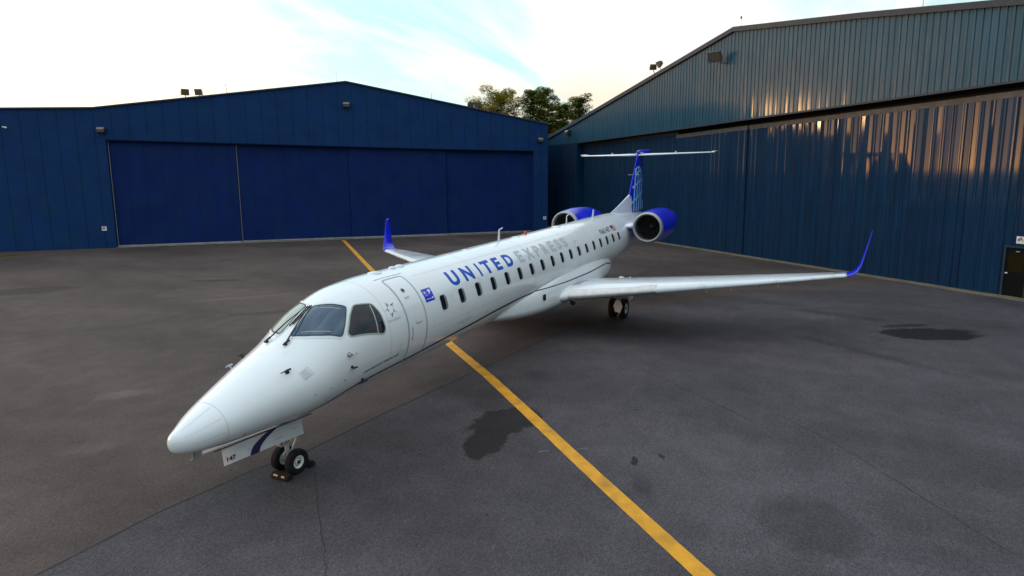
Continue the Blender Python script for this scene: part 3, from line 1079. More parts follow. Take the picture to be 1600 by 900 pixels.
def surf(s, ph, off=0.0):
    """fuselage skin point; ph in radians from the top, positive to port (-Y)"""
    def P(s, ph):
        q = math.sqrt(max(s, 0))
        t, b, w = fT(q), fB(q), fW(q)
        zc = (t+b)/2
        c = math.cos(ph)
        return Vector((s, -w*math.sin(ph), AXZ+zc+((t-zc) if c > 0 else (zc-b))*c))
    p = P(s, ph)
    if off:
        e = 1e-3
        a = P(s+e, ph)-P(max(s-e, 0), ph)
        b = P(s, ph+e)-P(s, ph-e)
        n = a.cross(b).normalized()
        if n.dot(p-Vector((s, 0, AXZ+(fT(math.sqrt(max(s, 0)))+fB(math.sqrt(max(s, 0))))/2))) < 0:
            n.negate()
        p = p+n*off
    return p


RAD = 1.145
D = math.degrees


def phz(s, z):
    """port side angle where the skin is at local height z"""
    q = math.sqrt(s)
    t, b = fT(q)+AXZ, fB(q)+AXZ
    zc = (t+b)/2
    c = (z-zc)/((t-zc) if z > zc else (zc-b))
    return math.acos(max(-1, min(1, c)))


def wrap(name, bm, m, parent, off=0.003, grid=.05, thick=0.0, mapf=None, label=None):
    """bm: flat mesh in (s, arc) metres; arc = phi*RAD"""
    bmesh.ops.triangulate(bm, faces=bm.faces[:])
    xs = [v.co.x for v in bm.verts]
    ys = [v.co.y for v in bm.verts]
    for lo, hi, ax in ((min(ys), max(ys), 1), (min(xs), max(xs), 0)):
        g = grid if ax == 1 else grid*3
        k = math.ceil(lo/g)*g
        while k < hi:
            co = Vector((0, k, 0)) if ax else Vector((k, 0, 0))
            no = Vector((0, 1, 0)) if ax else Vector((1, 0, 0))
            bmesh.ops.bisect_plane(bm, geom=bm.verts[:]+bm.edges[:]+bm.faces[:], plane_co=co, plane_no=no, dist=1e-5)
            k += g
    mf = mapf or surf
    for v in bm.verts:
        v.co = mf(v.co.x, v.co.y/RAD, off)
    # outward facing
    for f in bm.faces:
        f.normal_update()
        c = f.calc_center_median()
        if f.normal.dot(Vector((0, c.y, c.z-AXZ))) < 0:
            f.normal_flip()
    if thick:
        bmesh.ops.solidify(bm, geom=bm.faces[:], thickness=thick)
    return obj(name, bm, m, parent, smooth=None, label=label)


def poly2(pts):
    bm = bmesh.new()
    bm.faces.new([bm.verts.new((x, y, 0)) for x, y in pts])
    return bm


def rrect(cx, cy, w, h, r, n=6, shear=0.0):
    out = []
    for qx, qy, a0 in ((1, 1, 0), (-1, 1, 90), (-1, -1, 180), (1, -1, 270)):
        for k in range(n+1):
            a = R(a0+90*k/n)
            x, y = qx*(w/2-r)+r*math.cos(a), qy*(h/2-r)+r*math.sin(a)
            out.append((cx+x+shear*y, cy+y))
    return out


def rpoly(pts, r, n=4):
    """polygon with rounded corners"""
    out = []
    P = [Vector(p) for p in pts]
    for i in range(len(P)):
        a, b, c = P[i-1], P[i], P[(i+1) % len(P)]
        u, v = (a-b), (c-b)
        rr_ = min(r, u.length*.45, v.length*.45)
        p0, p1 = b+u.normalized()*rr_, b+v.normalized()*rr_
        for k in range(n+1):
            t = k/n
            out.append(tuple(p0*(1-t)**2+b*2*t*(1-t)+p1*t*t))
    return out


def ring2(outer, inner):
    bm = bmesh.new()
    a = [bm.verts.new((*p, 0)) for p in outer]
    b = [bm.verts.new((*p, 0)) for p in inner]
    n = len(a)
    for i in range(n):
        j = (i+1) % n
        bm.faces.new((a[i], a[j], b[j], b[i]))
    return bm


def inset(pts, d):
    P = [Vector(p) for p in pts]
    n = len(P)
    area = sum(P[i].x*P[(i+1) % n].y-P[(i+1) % n].x*P[i].y for i in range(n))
    sg = 1 if area > 0 else -1
    out = []
    for i in range(n):
        t = (P[(i+1) % n]-P[i-1])
        if t.length < 1e-9:
            t = Vector((1, 0))
        t.normalize()
        out.append((P[i].x-t.y*d*sg, P[i].y+t.x*d*sg))
    return out


def strip2(pts, w, closed=False):
    bm = bmesh.new()
    P = [Vector(p) for p in pts]
    vs = []
    n = len(P)
    for i, p in enumerate(P):
        a = P[i-1] if (i > 0 or closed) else p
        b = P[(i+1) % n] if (i < n-1 or closed) else p
        d = (b-a).normalized()
        nn = Vector((-d.y, d.x))*w/2
        vs.append((bm.verts.new((*(p+nn), 0)), bm.verts.new((*(p-nn), 0))))
    for i in range(n if closed else n-1):
        j = (i+1) % n
        bm.faces.new((vs[i][0], vs[i][1], vs[j][1], vs[j][0]))
    return bm


def glyphs(txt, size, bold=0.0, space=1.0):
    cu = bpy.data.curves.new('tmp', 'FONT')
    cu.body = txt
    cu.size = size
    cu.offset = bold
    cu.space_character = space
    cu.resolution_u = 4
    o = bpy.data.objects.new('tmp', cu)
    col.objects.link(o)
    dg = bpy.context.evaluated_depsgraph_get()
    me = bpy.data.meshes.new_from_object(o.evaluated_get(dg))
    bm = bmesh.new()
    bm.from_mesh(me)
    bpy.data.objects.remove(o)
    bpy.data.curves.remove(cu)
    bpy.data.meshes.remove(me)
    bmesh.ops.remove_doubles(bm, verts=bm.verts, dist=1e-5)
    return bm


def fit_box(bm, x0, x1, y0, y1):
    """scale glyph into box: x0..x1 along s; y0 = top arc, y1 = bottom arc"""
    xs = [v.co.x for v in bm.verts]
    ys = [v.co.y for v in bm.verts]
    ax, bx_, ay, by = min(xs), max(xs), min(ys), max(ys)
    for v in bm.verts:
        u = (v.co.x-ax)/(bx_-ax)
        w = (v.co.y-ay)/(by-ay)
        v.co = Vector((x0+u*(x1-x0), y1+(y0-y1)*w, 0))
    return bm


def text_on(name, txt, s0, s1, ph0, ph1, m, parent=None, bold=0.0, off=.003):
    bm = glyphs(txt, 1.0, bold)
    fit_box(bm, s0, s1, R(ph0)*RAD, R(ph1)*RAD)
    return wrap(name, bm, m, parent, off, grid=.06)


# --- fuselage
bm = bmesh.new()
SS = [0.0015]+[(.02+.98*(k/22)**1.9) for k in range(0, 23)]+list(np.arange(1.06, 6.2, .07))+list(np.arange(6.4, 20, .4))+list(np.arange(20, 28.01, .16))
NR = 112
rings = [[surf(s, 2*math.pi*k/NR) for k in range(NR)] for s in SS]
loft(bm, rings)
fus = obj('fuselage', bm, 'white', JET, smooth='all')
# tail cone end (APU exhaust)
bm = bmesh.new()
lathe(bm, [(27.9, .30), (28.15, .25), (28.3, .19), (28.28, .15), (28.0, .14)], (0, 0, AXZ+.52), 'X', 24)
obj('tail_cone', bm, 'lip', JET, smooth='all')

# radome seam, frames and panel seams
for s, w, m, off in ((.70, .005, 'seam', .002),):
    pts = [(s+.06*math.cos(2*math.pi*k/60-math.pi/2)*0, 2*math.pi*k/60*RAD) for k in range(61)]
    wrap('radome_seam', strip2(pts, w), m, fus, off)
for ph in (58, 20, -20, 95):
    wrap('lightning_strip', strip2([(.16, R(ph)*RAD), (.66, R(ph)*RAD)], .012), 'seam', fus, .003)
for s in (3.30+.9, 8.05, 11.32, 14.6, 17.9, 20.9):
    wrap('skin_joint', strip2([(s, R(a)*RAD) for a in range(-60, 165, 5)], .006), 'seam', fus, .0015)
for a in (30, 98):
    wrap('skin_joint', strip2([(5.7, R(a)*RAD), (20.5, R(a)*RAD)], .005), 'seam', fus, .0015)

# cheatline: navy stripe along the lower flank
zs = [(2.05, 1.35), (2.6, 1.47), (3.4, 1.62), (5, 1.68), (6.5, 1.76), (7.7, 1.82), (9, 1.90), (10.4, 1.94)]
zs2 = [(19.0, 1.62), (20.1, 1.46), (21, 1.55), (22.5, 1.78), (24.5, 2.06), (26.5, 2.4)]
for zz in (zs, zs2):
    F = pch([p[0] for p in zz], [p[1] for p in zz])
    pts = [(s, phz(s, F(s))*RAD) for s in np.arange(zz[0][0], zz[-1][0]+.01, .1)]
    wrap('stripe', strip2(pts, .07), 'navy', fus, .003)

# lettering
U0, U1 = 38.4, 59.8
LET = [('U', 6.82, 7.26), ('N', 7.49, 7.95), ('I', 8.255, 8.345), ('T', 8.53, 8.98), ('E', 9.16, 9.51), ('D', 9.79, 10.24)]
for c, a, b in LET:
    if c == 'I':
        wrap('letter', poly2([(a, R(U0)*RAD), (b, R(U0)*RAD), (b, R(U1)*RAD), (a, R(U1)*RAD)]), 'tblue', JET)
    else:
        text_on('letter', c, a, b, U0, U1+(.5 if c == 'U' else 0), 'tblue', JET, .045)
LET = [('E', 10.60, 10.95), ('X', 11.16, 11.68), ('P', 11.86, 12.22), ('R', 12.44, 12.82), ('E', 13.02, 13.42), ('S', 13.58, 13.98), ('S', 14.12, 14.52)]
for c, a, b in LET:
    text_on('letter', c, a, b, U0, U1, 'tgrey', JET, .045)
text_on('registration', 'N6147', 18.12, 19.42, 46.3, 59.6, 'tdark', JET, .012)
text_on('slogan', 'Connecting people. Uniting the world.', 3.42, 4.52, 111.4, 116.2, 'tdark', JET, .006)
text_on('exit_word', 'EXIT', 4.97, 5.13, 53.8, 56.6, 'red', JET, .01)
text_on('alliance_text', 'STAR ALLIANCE', 4.20, 4.60, 71.0, 73.4, 'tfaint', JET)
for sa, sb, ph in ((6.80, 7.55, 107.0), (6.84, 7.50, 108.6), (7.0, 7.38, 110.6)):
    k = sa
    while k < sb:
        w_ = rng.uniform(.03, .10)
        wrap('placard_text', strip2([(k, R(ph)*RAD), (min(sb, k+w_), R(ph)*RAD)], .014), 'tfaint', fus, .002)
        k += w_+.02
# flag
bm = bmesh.new()
fl = poly2([(19.60, R(46)*RAD), (20.14, R(46)*RAD), (20.14, R(60)*RAD), (19.60, R(60)*RAD)])
flag = wrap('flag', fl, 'signw', JET, .003)
for k in range(7):
    a = 46+14*(2*k)/13
    wrap('flag_stripe', poly2([(19.60, R(a)*RAD), (20.14, R(a)*RAD), (20.14, R(a+14/13)*RAD), (19.60, R(a+14/13)*RAD)]), 'red', flag, .006)
wrap('flag_canton', poly2([(19.60, R(46)*RAD), (19.83, R(46)*RAD), (19.83, R(53.5)*RAD), (19.60, R(53.5)*RAD)]), 'navy', flag, .009)
# sticker by the door
st = wrap('sticker', poly2(rpoly([(5.60, R(51.5)*RAD), (5.955, R(51.5)*RAD), (5.955, R(67.6)*RAD), (5.60, R(67.6)*RAD)], .02)), 'blue', JET, .003)
c0 = R(55.5)*RAD
for a, b in (((5.635, c0-.035), (5.665, c0+.05)), ((5.665, c0+.05), (5.72, c0+.0)), ((5.69, c0-.02), (5.735, c0+.06)), ((5.63, c0+.01), (5.68, c0+.02))):
    wrap('sticker_mark', strip2([a, b], .016), 'signw', st, .006)
for cx, cy, rx, ry in ((5.86, c0-.005, .052, .045), (5.835, c0+.05, .022, .03), (5.80, c0-.01, .02, .014)):
    wrap('sticker_mark', poly2([(cx+rx*math.cos(2*math.pi*k/12), cy+ry*math.sin(2*math.pi*k/12)) for k in range(12)]), 'signw', st, .0065+rx*.01)
wrap('sticker_mark', strip2([(5.64, c0+.088), (5.78, c0+.088)], .012), 'tgrey', st, .006)
wrap('sticker_mark', strip2([(5.64, R(64.6)*RAD), (5.85, R(64.6)*RAD)], .022), 'tgrey', st, .006)
wrap('sticker_mark', poly2([(5.89+.03*math.cos(2*math.pi*k/12), R(64.2)*RAD+.03*math.sin(2*math.pi*k/12)) for k in range(12)]), 'signw', st, .006)
# five-pointed emblem of folded triangles
cx, cy = 4.405, R(60.3)*RAD
for k in range(5):
    a = 2*math.pi*k/5+1.9
    def PQ(r, t):
        return (cx+r*math.cos(a+t), cy-r*math.sin(a+t))
    A_, B_, C_ = PQ(.195, 0.0), PQ(.085, .62), PQ(.095, -.55)
    Dm = PQ(.10, .05)
    wrap('emblem_light', poly2([A_, Dm, C_]), 'tgrey', fus, .003)
    wrap('emblem_dark', poly2([B_, Dm, C_] if k % 2 else [A_, B_, Dm]), 'tdark', fus, .0035)

# --- cabin windows
for i in range(18):
    s = 6.253+.8173*i
    c = R(74.3)*RAD
    o = rrect(s, c, .30, .40, .10, shear=0)
    w = wrap('cabin_window', ring2(o, rrect(s, c, .262, .362, .085)), 'white2', JET, .004)
    wrap('pane', poly2(rrect(s, c, .262, .362, .085)), 'pane', w, .0025)
    # grey reveal of the recess, aft edge
    P0 = rrect(s, c, .262, .362, .085)
    n = len(P0)
    cres = [p for p in P0 if p[0] > s+.06]
    cres.sort(key=lambda p: p[1])
    inner = [(p[0]-.055-.03*math.cos((p[1]-c)/.18*1.4), p[1]) for p in cres]
    bm = bmesh.new()
    va = [bm.verts.new((*p, 0)) for p in cres]
    vb = [bm.verts.new((*p, 0)) for p in inner]
    for k in range(len(va)-1):
        bm.faces.new((va[k], va[k+1], vb[k+1], vb[k]))
    wrap('reveal', bm, 'reveal', w, .0032)

# --- doors
door_out = rpoly([(4.74, R(23)*RAD), (5.46, R(23)*RAD), (5.50, R(133.5)*RAD), (4.80, R(133.5)*RAD)], .12, 6)
dr = wrap('passenger_door', poly2(inset(door_out, .012)), 'white', JET, .0022, grid=.04)
wrap('door_seal', ring2(door_out, inset(door_out, .040)), 'seam', dr, .0045, grid=.04)
wrap('porthole', poly2([(5.06+.045*math.cos(2*math.pi*k/16), R(45.3)*RAD+.045*math.sin(2*math.pi*k/16)) for k in range(16)]), 'pane', dr, .006)
wrap('porthole_rim', ring2([(5.06+.062*math.cos(2*math.pi*k/16), R(45.3)*RAD+.062*math.sin(2*math.pi*k/16)) for k in range(16)],
     [(5.06+.045*math.cos(2*math.pi*k/16), R(45.3)*RAD+.045*math.sin(2*math.pi*k/16)) for k in range(16)]), 'seam', dr, .007)
wrap('door_handle', strip2([(5.08, R(83.6)*RAD), (5.08, R(85.6)*RAD), (5.26, R(86)*RAD), (5.26, R(84.2)*RAD)], .014), 'red', dr, .006)
wrap('door_handle', strip2([(4.925, R(88)*RAD), (4.932, R(95)*RAD), (4.925, R(103)*RAD)], .020), 'red', dr, .006)
wrap('rain_gutter', strip2([(4.62, R(19.0)*RAD), (5.58, R(19.4)*RAD)], .018), 'tgrey', fus, .008)
ex = rpoly([(14.99, R(53)*RAD), (15.44, R(53)*RAD), (15.44, R(101)*RAD), (14.99, R(101)*RAD)], .08, 5)
e = wrap('overwing_exit', ring2(ex, inset(ex, .016)), 'seam', JET, .003)
wrap('exit_latch', poly2(rrect(15.21, R(57)*RAD, .06, .03, .01)), 'tdark', e, .004)
ex = rpoly([(22.3, R(70)*RAD), (23.1, R(70)*RAD), (23.1, R(105)*RAD), (22.3, R(105)*RAD)], .08, 5)
wrap('baggage_door', ring2(ex, inset(ex, .014)), 'seam', JET, .003)

# --- cockpit glazing
def glaze(name, pts, gm, frame_m, fr, name2=None, off=.006, outer=None):
    """pts: list of (s, phi deg)"""
    P = rpoly([(s, R(p)*RAD) for s, p in pts], .06, 5)
    fO = inset(P, -fr)
    f = wrap(name, ring2(fO, P), frame_m, JET, off+.004, grid=.04)
    wrap('glass', poly2(inset(P, -.004)), gm, f, off, grid=.04)
    if outer:
        fo2 = inset(P, -fr-outer)
        wrap('window_surround', ring2(fo2, inset(P, -fr)), 'white2', f, off-.002, grid=.04)
    return f


glaze('windshield', [(3.085, 6.4), (3.30, 22), (3.45, 34.8), (3.23, 47), (3.01, 58.4), (2.72, 40), (2.55, 25), (2.44, 10.0)], 'glass', 'dkgasket', .022, outer=.05)
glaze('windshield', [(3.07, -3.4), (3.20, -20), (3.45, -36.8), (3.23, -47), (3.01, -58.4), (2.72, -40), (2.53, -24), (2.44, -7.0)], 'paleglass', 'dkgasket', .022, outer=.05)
for sg in (1, -1):
    w = glaze('side_window', [(3.60, 38.6*sg), (3.98, 47*sg), (4.05, 60*sg), (4.05, 77*sg), (3.98, 80.5*sg), (3.19, 64.5*sg), (3.155, 60*sg), (3.40, 46*sg)], 'sideglass', 'gasket', .028)
    wrap('window_post', strip2([(3.93, R(47)*RAD*sg), (3.83, R(77.5)*RAD*sg)], .022), 'tgrey', w, .008)
# demist tubes glimpsed through the pane
wrap('windshield_wire', strip2([(3.02, R(9)*RAD), (3.20, R(22)*RAD), (3.34, R(33)*RAD)], .012), 'seam', JET, .0075)
wrap('windshield_wire', strip2([(2.55, R(18)*RAD), (2.72, R(34)*RAD), (2.88, R(46)*RAD)], .012), 'seam', JET, .0075)
# wipers
for s0, p0, tipS, tipP, y in ((2.244, -15.2, 3.02, 1.0, 0), (2.249, 13.8, 3.06, 4.0, 0)):
    bm = bmesh.new()
    A_, B_ = surf(s0, R(p0), .035), surf(tipS, R(tipP), .045)
    mid = surf((s0+tipS)/2, R((p0+tipP)/2), .06)
    tube(bm, [A_, mid, B_], [.016, .012, .008], 8)
    b0, b1 = surf(tipS-.42, R(tipP-2), .025), surf(tipS+.03, R(tipP+.5), .025)
    tube(bm, [b0, b1], .013, 6)
    tube(bm, [surf(s0, R(p0), -.01), surf(s0, R(p0), .05)], .028, 10)
    q0, q1 = surf(s0-.05, R(p0), .04), surf(s0+.09, R(p0+.5), .04)
    tube(bm, [q0, q1], .022, 8)
    obj('wiper', bm, 'black', JET, smooth=True)
# vents, probes and antennas
c = R(63.5)*RAD
v = wrap('vent_grille', ring2(rpoly([(2.00, c-.11), (2.19, c-.14), (2.23, c+.13), (2.04, c+.16)], .03), inset(rpoly([(2.00, c-.11), (2.19, c-.14), (2.23, c+.13), (2.04, c+.16)], .03), .006)), 'seam', fus, .003)
for k in range(5):
    yy = c-.09+.05*k
    wrap('louvre', strip2([(2.03+.006*k, yy+.02), (2.16+.008*k, yy-.012)], .010), 'tdark', v, .004)


def probe(s, ph, ln=.20, m='tdark', base=.04, fwd=-1):
    bm = bmesh.new()
    a = surf(s, R(ph), 0)
    b = surf(s, R(ph), .075)
    tube(bm, [a, b], [base*.8, .022], 8)
    tube(bm, [b+Vector((.07, 0, 0)), b, b+Vector((fwd*ln, 0, -.012))], [.020, .018, .007], 8)
    tube(bm, [surf(s, R(ph), -.005), surf(s, R(ph), .006)], base, 14)
    return obj('probe', bm, m, fus, smooth=True)


probe(1.86, 48, .16, 'black')
probe(2.0, -46, .08, 'black', .03)
probe(3.02, 80.6, .16, 'steel', .05, 1)
probe(3.06, 95.8, .06, 'black', .03)
probe(3.47, 123.0, .16, 'black', .035)
probe(1.62, -40, .07, 'tfaint', .015)
for s, ph in ((2.55, 104), (2.9, 107), (2.2, 100)):
    wrap('static_port', poly2(rrect(s, R(ph)*RAD, .035, .02, .008)), 'tdark', fus, .003)
wrap('access_panel', ring2(rpoly([(2.45, R(110)*RAD), (2.95, R(108)*RAD), (2.95, R(118)*RAD), (2.45, R(120)*RAD)], .04), inset(rpoly([(2.45, R(110)*RAD), (2.95, R(108)*RAD), (2.95, R(118)*RAD), (2.45, R(120)*RAD)], .04), .006)), 'seam', fus, .002)
wrap('access_panel', poly2(rrect(1.0, R(126)*RAD, .06, .05, .008)), 'black', fus, .003)
bm = bmesh.new()
bx(bm, .36, .52, -.05, .05, 1.24, 1.42, bev=.02)
tube(bm, [(.42, 0, 1.26), (.30, 0, 1.24)], .02, 8)
obj('nose_probe', bm, 'steel', fus)


def blade(s, h, ln, y=0.0, m='white2', bent=0.0):
    bm = bmesh.new()
    z = surf(s, R(-y*50), 0).z
    prof = [(s-.5*ln, 0), (s+.5*ln, 0), (s+.55*ln+.1*ln, h), (s+.12*ln, h)]
    prism(bm, [(a, -.011-y, z-.01+b) for a, b in prof], (0, .022, 0))
    if bent:
        tube(bm, [(s+.3*ln, -y, z+h-.01), (s+.3*ln+bent, -y, z+h+.035)], .02, 8)
    return obj('antenna', bm, m, fus)


blade(11.05, .36, .12, .0, bent=.22)
blade(16.7, .32, .09, .0, bent=.20)
blade(19.8, .34, .22)
for s, r, h in ((5.08, .17, .05), (5.72, .10, .07), (5.98, .12, .07), (15.6, .18, .05), (9.0, .10, .03), (12.2, .16, .03)):
    bm = bmesh.new()
    z = surf(s, 0, 0).z
    lathe(bm, [(0, r), (h*.5, r*.92), (h*.85, r*.6), (h, .01)], (s, -.02, z-.015), 'Z', 24, cap1=True)
    obj('antenna', bm, 'white2', fus, smooth='all')
bm = bmesh.new()
lathe(bm, [(0, .055), (.05, .055), (.10, .04), (.125, .005)], (12.97, 0, surf(12.97, 0).z-.01), 'Z', 16, cap1=True)
obj('beacon', bm, 'beacon', JET, smooth=True)

# --- wing to body fairing
FS = [(8.9, 1.60, .50, .16), (9.8, 1.54, .86, .28), (10.9, 1.49, 1.13, .42), (12.2, 1.45, 1.30, .51), (14, 1.43, 1.36, .58), (16, 1.43, 1.36, .60), (17.5, 1.45, 1.28, .56), (18.8, 1.48, 1.12, .46), (19.8, 1.50, .86, .32), (20.6, 1.55, .5, .17)]
fz, fw_, fh = (pch([p[0] for p in FS], [p[i] for p in FS]) for i in (1, 2, 3))


def fsurf(s, t, off=0.0):
    w, h, z = fw_(s), fh(s), fz(s)
    ct, st_ = math.cos(t), math.sin(t)
    e = .72 if ct > 0 else .86
    y = w*math.copysign(abs(st_)**e, st_)
    zz = h*math.copysign(abs(ct)**e, ct)
    # upper half rises farther up to blend into the flank
    if zz > 0:
        zz *= 1.5
    n = Vector((0, st_, ct)).normalized()
    return Vector((s, -y, z+zz))+Vector((0, -n.y, n.z))*off


bm = bmesh.new()
rings = [[fsurf(s, 2*math.pi*k/72) for k in range(72)] for s in np.linspace(8.9, 20.6, 60)]
loft(bm, rings)
fair = obj('wing_fairing', bm, 'white', JET, smooth='all')
pts = []
for s in np.arange(10.3, 19.2, .1):
    # stripe rides over the fairing where it is proud of the fuselage
    z = float(np.interp(s, [10.3, 11, 12.5, 13.5, 15.5, 17, 18.2, 19.2], [1.955, 1.95, 1.90, 1.87, 1.83, 1.83, 1.80, 1.62]))
    zz = (z-fz(s))/fh(s)/1.5
    zz = max(-1, min(1, zz))
    ct = abs(zz)**(1/.72)
    t_ = math.acos(max(-1, min(1, ct)))
    pts.append((s, t_))
bm = bmesh.new()
pv = None
for s, t_ in pts:
    q = fsurf(s, t_, .004)
    yf = -surf(s, phz(s, q.z), .004).y
    if -q.y < yf:
        q.y = -yf
    a, b = bm.verts.new((s, q.y, q.z+.03)), bm.verts.new((s, q.y-.0, q.z-.03))
    if pv:
        bm.faces.new((pv[0], pv[1], b, a))
    pv = (a, b)
obj('stripe', bm, 'navy', fair, smooth=None)
bm = bmesh.new()
P = rrect(0, 0, .17, .20, .04)
s0 = 11.72
prism(bm, [(s0+a, -fw_(s0)+.02-.004, 1.70+b) for a, b in P], (0, -.028, 0))
obj('fairing_window', bm, 'pane', fair)

# --- wings
def airfoil(n=18, t=.12, camber=.015):
    up, lo = [], []
    for k in range(n+1):
        x = .5*(1-math.cos(math.pi*k/n))
        y = 5*t*(.2969*math.sqrt(x)-.1260*x-.3516*x*x+.2843*x**3-.1030*x**4)
        c_ = camber*4*x*(1-x)
        up.append((x, y+c_))
        lo.append((x, -y+c_))
    return up[::-1]+lo[1:]


AFL = airfoil()


def wingring(le, te, z, y, t, twist=0.0, cant=0.0, af=None):
    ch = te-le
    out = []
    for a, b in (af or airfoil(t=t)):
        zz = b*ch
        xx = le+a*ch
        zz -= (a-.25)*ch*math.tan(twist)
        out.append(Vector((xx, y+zz*math.sin(cant), z+zz*math.cos(cant))))
    return out


WST = [(0.9, 12.35, 17.2, 1.36, .13), (1.5, 12.95, 17.15, 1.43, .125), (2.6, 13.50, 17.25, 1.495, .12), (4.3, 14.42, 17.50, 1.59, .115), (7.2, 15.95, 18.05, 1.755, .105), (9.9, 17.40, 18.42, 1.93, .095)]
for sg in (-1, 1):
    bm = bmesh.new()
    loft(bm, [wingring(le, te, z, sg*y, t, twist=R(1.5)) for y, le, te, z, t in WST])
    wg = obj('wing', bm, 'white', JET, smooth='all')
    # leading edge strips: wrap the first part of the section
    def le_strip(y0, y1, name, m, depth=.13, off=.014):
        bm = bmesh.new()
        rings = []
        for k in range(9):
            y = y0+(y1-y0)*k/8
            le, te, z, t = (float(np.interp(y, [w[0] for w in WST], [w[i] for w in WST])) for i in (1, 2, 3, 4))
            ch = te-le
            rg_ = []
            for a, b in airfoil(28, t=t):
                if a > depth*3.3/ch*(.55 if b > 0 else .35):
                    continue
                rg_.append(Vector((le+a*ch-off*(1-a*6 if a < .16 else 0), sg*y, z+b*ch-(a-.25)*ch*math.tan(R(1.5))+(off if b > .015*4*a*(1-a) else -off))))
            rings.append(rg_)
        n_ = min(len(r_) for r_ in rings)
        rings = [r_ if len(r_) == n_ else [r_[int(round(i*(len(r_)-1)/(n_-1)))] for i in range(n_)] for r_ in rings]
        loft(bm, rings, closed=False, cap0=False, cap1=False)
        return obj(name, bm, m, wg, smooth='all')
    le_strip(1.55, 4.15, 'leading_edge', 'alu', .20)
    le_strip(4.2, 9.85, 'leading_edge', 'white2', .12)
    # winglet
    WL = [(9.9, 17.40, 18.42, 1.93, .095, 0), (10.08, 17.52, 18.44, 1.96, .10, .25), (10.22, 17.68, 18.50, 2.06, .10, .75), (10.33, 17.88, 18.56, 2.24, .09, 1.15), (10.48, 18.20, 18.68, 2.78, .08, 1.28), (10.62, 18.50, 18.74, 3.33, .07, 1.28), (10.635, 18.58, 18.74, 3.40, .05, 1.28)]
    bm = bmesh.new()
    loft(bm, [wingring(le, te, z, sg*y, t, twist=R(1.5)*max(0, 1-ca), cant=-sg*ca) for y, le, te, z, t, ca in WL])
    wl = obj('winglet', bm, 'blue', JET, smooth='all')
    # flap and aileron joints
    bm = bmesh.new()
    for y0, y1, c0_ in ((1.7, 6.3, .74), (6.4, 9.5, .76)):
        for (ya, yb, ca_, cb_) in ((y0, y1, c0_, c0_), (y0, y0+.02, c0_, .99), (y1-.02, y1, c0_, .99)):
            pr_ = []
            for y, cc in ((ya, ca_), (yb, cb_)):
                le, te, z, t = (float(np.interp(y, [w[0] for w in WST], [w[i] for w in WST])) for i in (1, 2, 3, 4))
                ch = te-le
                yy = 5*t*(.2969*math.sqrt(cc)-.1260*cc-.3516*cc*cc+.2843*cc**3-.1030*cc**4)+.015*4*cc*(1-cc)
                pr_.append(Vector((le+cc*ch, sg*y, z+yy*ch-(cc-.25)*ch*math.tan(R(1.5))+.005)))
            dx = Vector((.012, 0, 0)) if ca_ == cb_ else Vector((0, .012, 0))
            quad(bm, [pr_[0]-dx, pr_[1]-dx, pr_[1]+dx, pr_[0]+dx])
    obj('flap_joint', bm, 'seam', wg, smooth=None)
    # yellow flutter tabs under the leading edge
    for y in (5.7, 6.45, 7.2, 7.85):
        le = float(np.interp(y, [w[0] for w in WST], [w[1] for w in WST]))
        z = float(np.interp(y, [w[0] for w in WST], [w[3] for w in WST]))
        bm = bmesh.new()
        prism(bm, [(le+.03, sg*y, z-.03), (le+.14, sg*y, z-.06), (le+.10, sg*y, z-.19), (le+.05, sg*y, z-.19)], (0, .012, 0))
        obj('vortilon', bm, 'yellow', JET)
    # louvre lines at the wing root
    bm = bmesh.new()
    for k in range(8):
        y = 1.50
        s_ = 13.75+.15*k
        zz = 1.43+.30
        quad(bm, [(s_, sg*1.36, 1.76), (s_+.035, sg*1.36, 1.76), (s_+.20, sg*1.62, 1.69), (s_+.165, sg*1.62, 1.69)])
    for v in bm.verts:
        y = abs(v.co.y)
        le, te, z, t = (float(np.interp(y, [w[0] for w in WST], [w[i] for w in WST])) for i in (1, 2, 3, 4))
        ch = te-le
        cc = (v.co.x-le)/ch
        yy = 5*t*(.2969*math.sqrt(cc)-.1260*cc-.3516*cc*cc+.2843*cc**3-.1030*cc**4)+.015*4*cc*(1-cc)
        v.co.z = z+yy*ch-(cc-.25)*ch*math.tan(R(1.5))+.006
    obj('root_louvre', bm, 'tdark', wg, smooth=None)
    # landing light in the root
    bm = bmesh.new()
    lathe(bm, [(0, .001), (.004, .085), (.05, .10)], (12.93, sg*1.72, 1.30), 'X', 20)
    obj('landing_light', bm, 'pane', wg, smooth=True)

# --- fin, dorsal fillet, tailplane
def finring(z, le, te, t, y=0):
    ch = te-le
    return [Vector((le+a*ch, b*ch+y, z)) for a, b in airfoil(t=t, camber=0)]


FN = [(3.15, 24.72, 28.10, .085), (4.23, 25.42, 28.00, .085), (5.3, 26.18, 27.98, .085), (6.1, 26.76, 28.15, .085), (6.42, 26.99, 28.35, .085)]
bm = bmesh.new()
loft(bm, [finring(*f_) for f_ in FN])
fin = obj('vertical_fin', bm, 'blue', JET, smooth='all')
bm = bmesh.new()
rings = []
for k in range(12):
    u = k/11
    x_le = 21.95+(25.46-21.95)*u
    z = 3.50+(4.27-3.50)*(u**1.15)
    w = .02+.10*u
    zb = surf(x_le, 0).z-.10
    rings.append([Vector((x_le, -w*1.3, zb)), Vector((x_le, -w, zb+.55*(z-zb))), Vector((x_le, -w*.35, z-.01)), Vector((x_le, w*.35, z-.01)), Vector((x_le, w, zb+.55*(z-zb))), Vector((x_le, w*1.3, zb))])
loft(bm, rings, closed=True)
obj('dorsal_fin', bm, 'white', JET, smooth=True)


